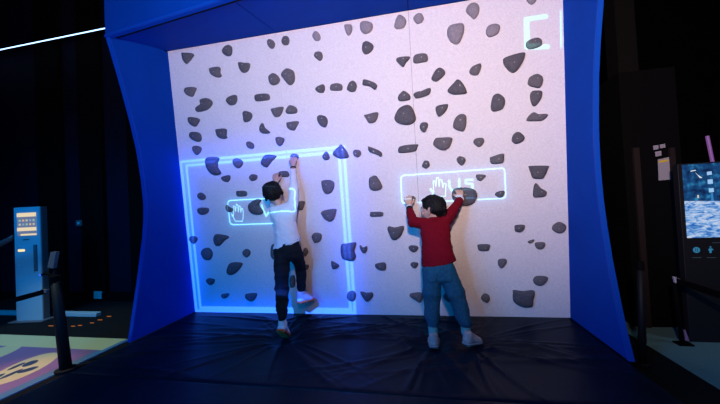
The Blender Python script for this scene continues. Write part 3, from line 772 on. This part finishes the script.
# kiosk
kb = Vector((-2.183,-.123,FZ)); th = .175
K = Matrix.Translation(kb) @ Matrix.Rotation(th, 4, 'Z')
kr = empty('kiosk', kb, 'slim pale kiosk with a lit touch screen standing before the dark wall at left', 'kiosk', mw=K)
def kpart(n, lo, hi, m, par=None, bev=0): return obj(n, bx(lo, hi, None, bev), m, par or kr, Matrix.Identity(4))
KW, KH, KD = .305, 1.29, .075
kpart('shell', (0,.004,.0), (KW,KD,KH), M_KSIDE, bev=.004)
kpart('front_panel', (0,-.004,.0), (KW-.006,.006,KH), M_KIOSK, bev=.003)
sc_m = bpy.data.materials.new('kiosk_screen'); sc_m.use_nodes = True
nt = sc_m.node_tree; b = nt.nodes['Principled BSDF']; b.inputs['Base Color'].default_value = (.02,.02,.03,1)
b.inputs['Emission Color'].default_value = (.16,.22,.40,1); b.inputs['Emission Strength'].default_value = .75
def emitm(n, c, s): return mat(n, (.02,.02,.02), .4, emit=c, estr=s)
ks = kpart('screen', (.042,-.009,.965), (.262,-.003,1.225), sc_m)
cream = emitm('screen_cream', (.95,.78,.52), .85)
def kui(n, x0, z0, x1, z1, m): obj(n, bx((x0,-.0105,z0), (x1,-.0085,z1)), m, ks, Matrix.Identity(4))
kui('title_bar', .042,1.18,.262,1.225, cream); kui('status_bar', .042,1.02,.262,1.06, cream); kui('task_bar', .08,.968,.262,.988, cream)
ic = [emitm('icon_a', (.35,.6,.55), .8), emitm('icon_b', (.85,.5,.3), .8), emitm('icon_c', (.75,.7,.5), .7), emitm('icon_d', (.3,.5,.8), .7)]
for r_ in range(2):
    for c_ in range(5): kui('app_icon', .062+c_*.040, 1.128-r_*.045, .062+c_*.040+.022, 1.150-r_*.045, ic[(c_+2*r_) % 4])
kpart('service_door', (.035,-.012,.535), (.225,-.003,.845), M_KIOSK, bev=.004)
kpart('card_slot', (.05,-.015,.790), (.125,-.011,.815), emitm('slot_light', (1.0,.75,.35), 1.2))
kpart('speaker_slot', (.10,-.0065,.915), (.17,-.003,.925), M_DARK)
kpart('door_lock', (.05,-.016,.632), (.062,-.011,.645), M_WHITE)
kpart('receipt_tray', (.226,-.016,.56), (.262,-.003,.86), M_GREY, bev=.002)
kpart('base_plate', (-.05,-.05,.0), (KW+.04,KD+.03,.014), M_KSIDE, bev=.004)
# low white plinth
pl = bx((-4.4,.065,FZ), (-1.335,.13,FZ+.045), None, .006)
tag(obj('plinth', pl, M_KIOSK), 'long low pale plinth on the floor behind the kiosk', 'plinth')
# outlets
for i, (px, py, lab) in enumerate(((98,295,'small square pale wall outlet low on the dark wall'), (79,223,'small pale wall switch higher on the dark wall'))):
    p = AY(px, py, .645 if i == 0 else .655)
    e = empty('wall_outlet', p, lab, 'wall outlet')
    s_ = .065 if i == 0 else .05
    obj('cover_plate', bx((p.x-s_,p.y-.006,p.z-s_*.8), (p.x+s_,p.y+.004,p.z+s_*.8), None, .003), M_WHITE if i == 0 else M_GREY, e)
    obj('socket', bx((p.x-.018,p.y-.010,p.z-.016), (p.x+.018,p.y-.005,p.z+.016)), M_WHITE, e)
# orange floor lights
led = empty('floor_light_strip', AZ(75,324,FZ), 'row of small orange lights on the dark floor beside the kiosk', 'light strip')
om = emitm('orange_led', (1.0,.27,.03), .42)
for px, py, w_ in ((51,326,.07), (62,326.5,.07), (73,326.3,.05), (80,325.5,.05), (92,323,.05), (100,320,.06), (109,316.5,.06)):
    p = AZ(px, py, FZ)
    obj('lamp', bx((p.x-w_*.45,p.y-.005,FZ), (p.x+w_*.45,p.y+.005,FZ+.003)), om, led)
# barrier post with a scanner, and its belt
def post_thing(base, top, label, r=.034):
    e = empty('barrier_post', base, label, 'barrier post')
    base, top = Vector(base), Vector(top)
    bm = bmesh.new(); tube(bm, [base+Vector((0,0,.02)), base.lerp(top,.5), top], [r*1.08,r,r*.85], 16); obj('pole', bm, M_DARK, e, smooth=True)
    bm = bmesh.new(); tube(bm, [base, base+Vector((0,0,.018)), base+Vector((0,0,.022))], [r*1.9,r*1.9,r*1.3], 20); obj('base', bm, M_DARK, e)
    bm = bmesh.new(); tube(bm, [top-Vector((0,0,.05)), top, top+Vector((0,0,.006))], [r*1.0,r*1.0,r*.7], 16); obj('cap', bm, M_BLACK, e)
    return e
pb = AZ(66,371,FZ); pt = AY(55,276,pb.y)
pe = post_thing(pb, pt, 'black barrier post with a tilted grey scanner on top, beside the purple play floor')
bm = bmesh.new(); q = [AY(*c, pb.y) for c in ((50.5,252), (55.8,252), (53,268.5), (47.2,267.5))]
slab(bm, q, (0,-1,0), .025); obj('scanner', bm, M_GREY, pe)
bm = bmesh.new(); q = [AY(*c, pb.y+.01) for c in ((53,270), (54.5,270), (53,280), (51,280))]
slab(bm, q, (0,-1,0), .02); obj('bracket', bm, M_BROWN, pe)
p = AY(41.5,275,pb.y)
bm = bmesh.new(); tube(bm, [AY(54,277,pb.y), AY(46,273,pb.y), p], [.012,.010,.008]); obj('scanner_arm', bm, M_BLACK, pe, smooth=True)
bm = bmesh.new(); bmesh.ops.create_uvsphere(bm, u_segments=10, v_segments=8, radius=.007); bmesh.ops.translate(bm, vec=p+Vector((0,-.01,0)), verts=bm.verts)
obj('indicator_lamp', bm, emitm('blue_led', (.05,.15,1.), 1.2), pe, smooth=True)
bm = bmesh.new(); a, b_ = AY(47,291,pb.y), AY(-60,320,pb.y-.35)
q = [a+Vector((0,0,.018)), b_+Vector((0,0,.02)), b_-Vector((0,0,.022)), a-Vector((0,0,.018))]
slab(bm, q, (0,-1,0), .004); bl = obj('belt', bm, M_BLACK, pe)
bm = bmesh.new(); box(bm, a-Vector((.045,.012,.014)), a+Vector((.012,.010,.014)), None, .003); obj('belt_clip', bm, M_GREY, bl)
# dark handrail arm entering at the left edge
bm = bmesh.new(); tube(bm, [AY(-40,262,-.4), AY(0,244,-.4), AY(10,239,-.4), AY(13,236,-.4)], [.03,.028,.022,.012], 12)
bl2 = obj('handrail', bm, mat('rail_teal', (.05,.055,.07), .5), smooth=True)
tag(bl2, 'dark rounded handrail end entering beside the kiosk at far left', 'handrail')
bm = bmesh.new(); c0 = AY(-15,250,-.4); tube(bm, [(c0.x,c0.y,FZ), (c0.x,c0.y,c0.z)], .018, 12); obj('upright', bm, M_BLACK, bl2, smooth=True)
# ceiling LED tube
a, b_ = AY(-60,62,.45), AY(126,24,.45)
bm = bmesh.new(); tube(bm, [a, b_], .0065, 12)
lt = obj('led_tube', bm, mat('led_white', (.8,.85,1.), .4, emit=(.34,.60,1.), estr=3.2))
tag(lt, 'long thin glowing white light tube hanging high at the upper left', 'light tube')
bm = bmesh.new(); tube(bm, [a+Vector((0,.01,.018)), b_+Vector((0,.01,.018))], .012, 8); obj('housing', bm, M_BLACK, lt)
for t_ in (.15,.85):
    q_ = a.lerp(b_, t_); bm = bmesh.new(); tube(bm, [q_+Vector((0,.01,.02)), (q_.x,q_.y+.01,4.9)], .004, 6); obj('hanger', bm, M_BLACK, lt)

# ---------------------------------------------------------------- right side of the hall
pb = AZ(643,366,FZ); pt = AY(640,262,pb.y)
post_thing(pb, pt, 'plain black barrier post right beside the right blue side panel', .020)
# black cabinet with notices
cab = empty('cabinet', (4.22,.12,FZ), 'tall black cabinet with paper notices on its front, left of the big screen', 'cabinet')
xa, xb = 4.02, 4.42
yc = .10
obj('body', bx((xa,yc,FZ), (xb,yc+.5,2.0)), M_BLACK, cab)
for px0, px1 in ((634.5,640.5), (671,676)):
    p0, p1 = AY(px0,190,yc), AY(px1,190,yc)
    obj('frame_rail', bx((p0.x,yc-.02,FZ), (p1.x,yc+.004,AY(px0,148,yc).z)), M_BROWN, cab)
def flat(name, q, m, par, label=None, cat=None, group=None, y=yc, t=.003):
    bm = bmesh.new(); slab(bm, [AY(a, b, y) for a, b in q], (0,-1,0), t)
    o = obj(name, bm, m, par)
    if label: tag(o, label, cat, group)
    return o
Yn = yc-.004
nt_ = flat('notice', [(658,159.5), (669.3,157), (670.6,179.5), (658.8,180.5)], M_PAPER, None, 'white paper notice with a yellow header on the black cabinet', 'notice', y=Yn)
flat('header', [(658.8,161), (668.4,159.2), (668.6,161.2), (659,163)], M_YELLOW, nt_, y=Yn-.002, t=.001)
for q, lab in (([(653.4,145.8),(658.3,144.8),(658.6,149),(653.8,150)], 'small white sticker above the paper notice, upper left of three'),
               ([(659.9,144.6),(665,143.6),(665.4,147.4),(660.3,148.4)], 'small white sticker above the paper notice, upper right of three'),
               ([(655.2,151.8),(661.2,150.8),(661.5,155.4),(655.8,156.6)], 'small white sticker just above the paper notice, lowest of three')):
    st = flat('sticker', q, M_PAPER, None, lab, 'sticker', 'stickers on the black cabinet', y=Yn)
    (x0,y0),(x1,y1),(x2,y2),(x3,y3) = q
    flat('printed_mark', [(x0+1.2,y0+1.2),(x1-1.2,y1+1.3),(x2-1.4,y2-1.1),(x3+1.2,y3-1.3)], mat('mauve_print', (.35,.25,.42), .7), st, y=Yn-.002, t=.001)
# totem display with game on the screen
tot = empty('display_totem', (4.6,-.17,FZ), 'tall black display totem with a glowing blue and white game screen', 'display')
yt = -.172
x0 = AZ(690,342,FZ).x+.002; x1 = x0+.62
obj('housing', bx((x0,yt,FZ), (x1,yt+.05,AY(690,163.2,yt).z), None, .004), mat('totem_black', (.012,.013,.018), .45, .3), tot)
def screen_mat():
    M = bpy.data.materials.new('game_screen'); M.use_nodes = True; nt = M.node_tree; L = nt.links.new
    b = nt.nodes['Principled BSDF']; b.inputs['Base Color'].default_value = (.01,.01,.02,1); b.inputs['Roughness'].default_value = .3
    tc = nd(nt, 'ShaderNodeTexCoord'); sp = nd(nt, 'ShaderNodeSeparateXYZ'); L(tc.outputs['Object'], sp.inputs[0])
    mp = nd(nt, 'ShaderNodeMapping'); mp.inputs['Scale'].default_value = (1,1,3.2); L(tc.outputs['Object'], mp.inputs['Vector'])
    n1 = nd(nt, 'ShaderNodeTexNoise'); n1.inputs['Scale'].default_value = 15; n1.inputs['Detail'].default_value = 8; n1.inputs['Distortion'].default_value = 1.2
    L(mp.outputs[0], n1.inputs['Vector'])
    r1 = nd(nt, 'ShaderNodeValToRGB'); e = r1.color_ramp.elements
    e[0].position = .36; e[0].color = (.02,.16,.55,1); e[1].position = .60; e[1].color = (.62,.72,.92,1)
    k = e.new(.47); k.color = (.22,.45,.85,1); L(n1.outputs['Fac'], r1.inputs['Fac'])
    n2 = nd(nt, 'ShaderNodeTexNoise'); n2.inputs['Scale'].default_value = 22; n2.inputs['Detail'].default_value = 6; L(tc.outputs['Object'], n2.inputs['Vector'])
    r2 = nd(nt, 'ShaderNodeValToRGB'); e = r2.color_ramp.elements
    e[0].position = .35; e[0].color = (.0,.015,.07,1); e[1].position = .72; e[1].color = (.03,.28,.55,1)
    k = e.new(.55); k.color = (.005,.07,.22,1); L(n2.outputs['Fac'], r2.inputs['Fac'])
    ma = nd(nt, 'ShaderNodeMath', operation='MULTIPLY_ADD'); ma.inputs[1].default_value = .05; L(sp.outputs['X'], ma.inputs[0]); L(sp.outputs['Z'], ma.inputs[2])
    gt = nd(nt, 'ShaderNodeMath', operation='GREATER_THAN'); L(ma.outputs[0], gt.inputs[0]); gt.inputs[1].default_value = .0
    mx = nd(nt, 'ShaderNodeMix', data_type='RGBA'); L(gt.outputs[0], mx.inputs['Factor']); L(r1.outputs[0], mx.inputs['A']); L(r2.outputs[0], mx.inputs['B'])
    L(mx.outputs['Result'], b.inputs['Emission Color']); b.inputs['Emission Strength'].default_value = .85
    return M
sz0, sz1 = AY(686,238,yt).z, AY(682.5,165,yt).z
zm = AY(685,201,yt).z
sx0 = AY(684.3,200,yt).x; sx1 = x1-.03
scr = obj('screen', bx((0,-.004,sz0-zm), (sx1-sx0,.001,sz1-zm)), screen_mat(), tot, None)
scr.location = (sx0,yt,zm); scr.parent = None
scr.parent = tot; scr.matrix_parent_inverse = tot.matrix_world.inverted()
white_e = emitm('screen_white', (.80,.92,.95), .9); pale_e = emitm('screen_pale', (.35,.62,.95), .9); warm_e = emitm('screen_warm', (.85,.75,.5), .8)
def ui(q, m, n='game_figure'):
    o = flat(n, q, m, scr, y=yt-.006, t=.001)
    o.matrix_parent_inverse = Matrix.Translation((sx0,yt,zm)).inverted()
ui([(695.5,172.5),(700,178),(702.5,177.8),(697.5,174.5)], white_e); ui([(690.5,170.8),(695.5,169.8),(696,170.6),(691,171.6)], white_e)
ui([(707,171.8),(711.6,171.2),(712,174.6),(707.2,175.2)], pale_e, 'status_tile'); ui([(707.6,179.6),(712.6,179.2),(713,183.6),(708,184)], pale_e, 'status_tile')
ui([(708.8,188.4),(713.6,188),(714,192),(709.2,192.4)], pale_e, 'status_tile'); ui([(697.4,195),(698.8,195),(699,198),(697.6,198)], warm_e)
ui([(711,193),(713,193),(713.8,201),(711.6,201)], emitm('screen_blue', (.03,.25,.65), .8), 'game_figure')
# printed lit symbols under the screen
icm = emitm('icon_cyan', (.03,.28,.55), .55); dim = emitm('icon_dim', (.05,.09,.14), .35)
def disc(px, py, r, m, name, y=yt-.002):
    c = AY(px, py, y); bm = bmesh.new(); bmesh.ops.create_cone(bm, cap_ends=True, segments=24, radius1=r, radius2=r, depth=.002)
    bmesh.ops.rotate(bm, verts=bm.verts, cent=(0,0,0), matrix=Matrix.Rotation(math.pi/2,3,'X')); bmesh.ops.translate(bm, verts=bm.verts, vec=c)
    return obj(name, bm, m, tot)
disc(696.5,250,.021, icm, 'round_symbol')
flat('symbol_stroke', [(695.4,248.2),(696.0,248.2),(696.0,251.8),(695.4,251.8)], dim, tot, y=yt-.004, t=.001)
flat('symbol_stroke', [(697.2,248.2),(697.8,248.2),(697.8,251.8),(697.2,251.8)], dim, tot, y=yt-.004, t=.001)
disc(710.5,247.0,.005, icm, 'figure_head')
flat('figure_body', [(709.2,248.4),(711.8,248.4),(713.5,249.6),(713.4,250.3),(711.8,249.6),(711.6,253),(709.6,253),(709.4,250.4),(708.4,250.6)], icm, tot, y=yt-.002, t=.001)
flat('caption_line', [(692.2,257.3),(701.5,257.3),(701.5,257.9),(692.2,257.9)], dim, tot, y=yt-.002, t=.001)
flat('caption_line', [(707,257.3),(716,257.3),(716,257.9),(707,257.9)], dim, tot, y=yt-.002, t=.001)
flat('caption_line', [(712.5,242.5),(720.5,242.3),(720.5,242.9),(712.5,243.1)], dim, tot, y=yt-.002, t=.001)
# purple tube light above the totem
a, b_ = AY(707.2,136,.3), AY(713,164,.3)
d_ = (b_-a); bm = bmesh.new(); tube(bm, [a, b_+d_*.6], .012, 12)
pt_ = obj('light_tube', bm, emitm('purple_led', (.30,.10,.42), .55)); q_ = b_+d_*.6; bm = bmesh.new(); tube(bm, [q_-Vector((0,-.02,-.05)), (q_.x,q_.y+.02,FZ)], .012, 8); obj('stand', bm, M_BLACK, pt_)
tag(pt_, 'short slanted purple light tube behind the top of the display totem', 'light tube')
# barrier on the right
pb = AZ(682,344,FZ)
e = empty('barrier_post', pb, 'thin black barrier stand with a pale clip, in front of the big screen', 'barrier post')
tp = AY(674,280,pb.y-.02)
bm = bmesh.new(); tube(bm, [pb+Vector((0,0,.012)), tp], .012, 12); obj('pole', bm, M_BLACK, e, smooth=True)
bm = bmesh.new(); box(bm, pb+Vector((-.04,-.04,0)), pb+Vector((.05,.03,.012)), None, .004); obj('foot', bm, M_BLACK, e)
bm = bmesh.new(); slab(bm, [AY(*c, pb.y-.04) for c in ((673.5,276.5), (680.5,278.8), (683.5,284.5), (675,282.8))], (0,-1,0), .012); obj('clip', bm, mat('clip_pale', (.55,.50,.66), .4), e)
bm = bmesh.new(); slab(bm, [AY(*c, pb.y+.02) for c in ((684.2,330), (685.6,330), (689.5,341), (686,341)) ], (0,-1,0), .01); obj('rim_glint', bm, mat('rim_glint', (.35,.22,.45), .4), e)  # purple strip stands in for light reflected along the dark edge
a, b_ = AY(677,281,pb.y-.05), AY(790,318,pb.y-.6)
bm = bmesh.new(); slab(bm, [a+Vector((0,0,.022)), b_+Vector((0,0,.022)), b_-Vector((0,0,.022)), a-Vector((0,0,.022))], (0,-1,0), .004)
obj('belt', bm, M_BLACK, e)

# ---------------------------------------------------------------- light
W = bpy.data.worlds.new('world'); S.world = W; W.use_nodes = True
W.node_tree.nodes['Background'].inputs[0].default_value = (.10,.28,.9,1); W.node_tree.nodes['Background'].inputs[1].default_value = .004
def aim(loc, tgt, up=Vector((0,0,1))):
    loc, tgt = Vector(loc), Vector(tgt); z = (loc-tgt).normalized(); x = up.cross(z).normalized(); y = z.cross(x)
    m = Matrix((x,y,z)).transposed().to_4x4(); m.translation = loc; return m
def light(name, kind, loc, tgt, energy, col, size=.1, spot=None, blend=.5):
    d = bpy.data.lights.new(name, kind); d.energy = energy; d.color = col
    if kind == 'AREA': d.size = size
    else: d.shadow_soft_size = size
    if spot: d.spot_size = math.radians(spot); d.spot_blend = blend
    o = bpy.data.objects.new(name, d); COL.objects.link(o); o.matrix_world = aim(loc, tgt); return o
# pinkish-white room light over the middle of the wall
fl = light('wall_floodlight', 'SPOT', (2.42,-3.1,1.65), (2.58,-.25,3.06), 392, (1.0,.73,.62), .06, 122, 1)
fl.matrix_world = fl.matrix_world @ Matrix.Rotation(math.radians(-24), 4, 'Z') @ Matrix.Diagonal((1.85,1,1,1))
light('game_floor_lamp', 'SPOT', (-.9,-1.6,2.2), (-.58,-1.12,FZ), 150, (1.0,.42,.20), .05, 22, 1)
light('play_floor_fill', 'SPOT', (-1.2,-1.6,2.6), (-1.1,-1.0,FZ), 110, (.75,1.0,.80), .05, 60, .5)  # greenish spot added to brighten the play floor
light('shoe_fill', 'SPOT', (2.0,-2.5,4.6), (1.95,-.75,0), 75, (1.0,.78,.72), .12, 46, 1)  # unseen spot, added to warm the shoes and legs
light('left_fill', 'SPOT', (-1.3,-2.6,2.6), (-2.1,.1,.4), 260, (.0,.34,1.0), .7, 70, 1)
light('right_fill', 'SPOT', (5.3,-1.0,2.6), (4.9,-.75,FZ), 26, (.5,.8,1.0), .3, 70, 1)
light('blue_wash', 'AREA', (.95,-3.3,1.2), (1.75,-.2,1.0), 45, (.0,.30,1.0), 1.1)

# game projector: a spot light whose colour is drawn with node maths (frame, signs, digit)
PL = Vector((1.50,-3.0,1.90)); PT = Vector((1.75,-.1,1.25))
d = bpy.data.lights.new('game_projector', 'SPOT'); d.energy = 1000; d.spot_size = math.radians(110); d.spot_blend = .3; d.shadow_soft_size = 0
po = bpy.data.objects.new('game_projector', d); COL.objects.link(po); PM = aim(PL, PT); po.matrix_world = PM; PI = PM.inverted()
def uv3(P):
    q = PI @ Vector(P); return (q.x/-q.z, q.y/-q.z)
def uv(x, y): return uv3(onwall(x, y))
d.use_nodes = True; nt = d.node_tree; L = nt.links.new
em = nt.nodes['Emission']
tc = nd(nt, 'ShaderNodeTexCoord'); sp = nd(nt, 'ShaderNodeSeparateXYZ'); L(tc.outputs['Normal'], sp.inputs[0])
def mth(op, a, b=None, c=None, clamp=False):
    n = nd(nt, 'ShaderNodeMath', operation=op); n.use_clamp = clamp
    for i, v in enumerate((a, b, c)):
        if v is None: continue
        if isinstance(v, (int, float)): n.inputs[i].default_value = v
        else: L(v, n.inputs[i])
    return n.outputs[0]
az = mth('ABSOLUTE', sp.outputs['Z'])
FLIP = 1.0
U_ = mth('MULTIPLY', mth('DIVIDE', sp.outputs['X'], az), FLIP); V_ = mth('MULTIPLY', mth('DIVIDE', sp.outputs['Y'], az), FLIP)
cb = nd(nt, 'ShaderNodeCombineXYZ'); L(U_, cb.inputs[0]); L(V_, cb.inputs[1]); PV = cb.outputs[0]
def vm(op, a, b=None, scale=None):
    n = nd(nt, 'ShaderNodeVectorMath', operation=op)
    for i, v in enumerate((a, b)):
        if v is None: continue
        if isinstance(v, tuple): n.inputs[i].default_value = v
        else: L(v, n.inputs[i])
    if scale is not None:
        if isinstance(scale, (int, float)): n.inputs['Scale'].default_value = scale
        else: L(scale, n.inputs['Scale'])
    return n
def segd(A, B):
    ba = (B[0]-A[0], B[1]-A[1]); l2 = ba[0]**2+ba[1]**2
    global LAST                                             # each segment waits for the one before: keeps the shader's stack small
    if LAST is None: pa = vm('SUBTRACT', PV, (A[0],A[1],0)).outputs[0]
    else:
        w = nd(nt, 'ShaderNodeVectorMath', operation='MULTIPLY_ADD'); L(LAST, w.inputs[0])
        w.inputs[1].default_value = (1e-9,1e-9,0); w.inputs[2].default_value = (-A[0],-A[1],0)
        pa = vm('ADD', PV, w.outputs[0]).outputs[0]
    t = mth('ADD', vm('DOT_PRODUCT', pa, (ba[0]/l2,ba[1]/l2,0)).outputs['Value'], 0., clamp=True)
    q = vm('SCALE', (ba[0],ba[1],0.), scale=t).outputs[0]
    LAST = vm('LENGTH', vm('SUBTRACT', pa, q).outputs[0]).outputs['Value']
    return LAST
LAST = None
def polyd(lines):
    ds = None
    for pts in lines:
        for A, B in zip(pts, pts[1:]):
            dd = segd(A, B); ds = dd if ds is None else mth('MINIMUM', ds, dd)
    return ds
PX = math.dist(uv(330,200), uv(331,200))                   # one picture pixel on the wall, in projector units
def px(lines): return [[uv(*p) for p in l] for l in lines]
def loop(*p): return list(p)+[p[0]]
def rnd_rect(tl, tr, br, bl, r):
    c = [Vector(q) for q in (tl,tr,br,bl)]; out = []
    for i in range(4):
        a, b, e = c[i-1], c[i], c[(i+1) % 4]
        p0 = b+(a-b).normalized()*r; p1 = b+(e-b).normalized()*r; out += [tuple(p0), tuple((p0+p1)/2*.6+b*.4), tuple(p1)]
    return out+[out[0]]
frame_d = polyd(px([loop((180.8,161.8),(343.8,146.8),(355,313),(196.5,311)), loop((186.5,165.7),(338.8,152.2),(350.6,309.8),(200.5,307.8))]))
frame_g = polyd(px([loop((183.6,163.7),(341.3,149.5),(352.8,311.4),(198.5,309.4))]))
vz = lambda s: [(220+float(a)/10.1, 190+float(b)/10.1) for a, b in (q.split(',') for q in s.split())]
rz = lambda s: [(380+float(a)/5.05, 130+float(b)/5.05) for a, b in (q.split(',') for q in s.split())]
box_l = rnd_rect((227.4,200.6), (303,196.5), (306,222.4), (230.2,224.8), 3.0)
box_r = rnd_rect((400.8,175.6), (504.6,168.0), (505.8,198.2), (401.8,203.4), 3.0)
box_d = polyd(px([box_l, box_r]))
hand_l = vz('115,240 155,315 230,315 235,240 230,187 216,185 211,226 206,165 192,160 186,222 178,150 165,141 157,216 148,165 135,160 137,262 115,240')
hand_r = rz('252,300 277,335 330,335 333,272 323,268 317,290 312,250 303,250 299,285 295,240 286,240 282,285 277,256 268,258 271,315 257,295 252,300')
tick = vz('422,155 436,200 467,262 490,228')
let_u = [(449.2,180.8),(449.2,185.8),(451.7,190.6),(456.7,190.6),(459.2,187.5),(459.2,179.2)]
let_s = [(472.5,179.7),(465.8,180),(465.8,183.3),(472.5,184.2),(472.5,190.3),(465.8,191)]
hand_d = polyd(px([hand_l, hand_r]))
let_d = polyd(px([tick, let_u, let_s]))
dig_d = polyd(px([[(545.2,16.4),(526.4,19.3),(527.2,47.4),(547,46.6)]]))
bar_d = polyd(px([[(560.7,11),(561.2,47.5)]]))
def core(dv, w, soft=.5):                                   # 1 on the line, 0 beyond, over a soft pixel
    n = nd(nt, 'ShaderNodeMapRange', interpolation_type='SMOOTHSTEP'); L(dv, n.inputs['Value'])
    n.inputs['From Min'].default_value = (w-soft)*PX; n.inputs['From Max'].default_value = (w+soft)*PX
    n.inputs['To Min'].default_value = 1; n.inputs['To Max'].default_value = 0; return n.outputs[0]
def glow(dv, s): return mth('EXPONENT', mth('MULTIPLY', dv, -1/(s*PX)))
def term(v, col):
    return vm('SCALE', col, scale=v).outputs[0]
acc = None
def addc(v):
    global acc
    acc = v if acc is None else vm('ADD', acc, v).outputs[0]
dots = mth('MULTIPLY_ADD', mth('MULTIPLY', mth('SINE', mth('MULTIPLY', U_, 6.283/(1.25*PX))), mth('SINE', mth('MULTIPLY', V_, 6.283/(1.25*PX)))), .25, .85)
one = mth('ADD', 0., 1.)
BASE = (.002,.026,.065)
addc(term(one, BASE))
addc(term(core(frame_d, 1.40, .7), (.05,.19,1.0)))
addc(term(glow(frame_g, 17), (.0,.012,.34)))
addc(term(glow(frame_g, 5.5), (.0,.085,1.15)))
addc(term(core(box_d, .46, .42), (.16,.55,1.0)))
addc(term(glow(box_d, 3.5), (.01,.09,.17)))
addc(term(core(hand_d, .30, .38), (.20,.62,.68)))
addc(term(core(let_d, .85, .5), (.10,.45,.52)))
addc(term(glow(let_d, 2.5), (.01,.07,.10)))
addc(term(mth('MULTIPLY', core(dig_d, 2.2, .5), dots), (.03,.46,.36)))
addc(term(glow(dig_d, 3), (.0,.05,.04)))
addc(term(core(bar_d, .6, .5), (.0,.50,.40)))
# the picture ends at the projector's image edge
mask = None
quad = [uv(p_[0],p_[1]) for p_ in ((195.5,313.5), (570,318.5), (562.3,-13), (168,53.5))]
for A, B in zip(quad, quad[1:]+quad[:1]):
    n = (-(B[1]-A[1]), B[0]-A[0]); l = math.hypot(*n); n = (n[0]/l, n[1]/l)
    dd = mth('SUBTRACT', vm('DOT_PRODUCT', PV, (n[0],n[1],0)).outputs['Value'], n[0]*A[0]+n[1]*A[1])
    e_ = nd(nt, 'ShaderNodeMapRange', interpolation_type='SMOOTHSTEP'); L(dd, e_.inputs['Value'])
    e_.inputs['From Min'].default_value = -1.0*PX; e_.inputs['From Max'].default_value = .6*PX
    mask = e_.outputs[0] if mask is None else mth('MULTIPLY', mask, e_.outputs[0])
acc = vm('SCALE', acc, scale=mask).outputs[0]
L(acc, em.inputs['Color']); em.inputs['Strength'].default_value = 1.0
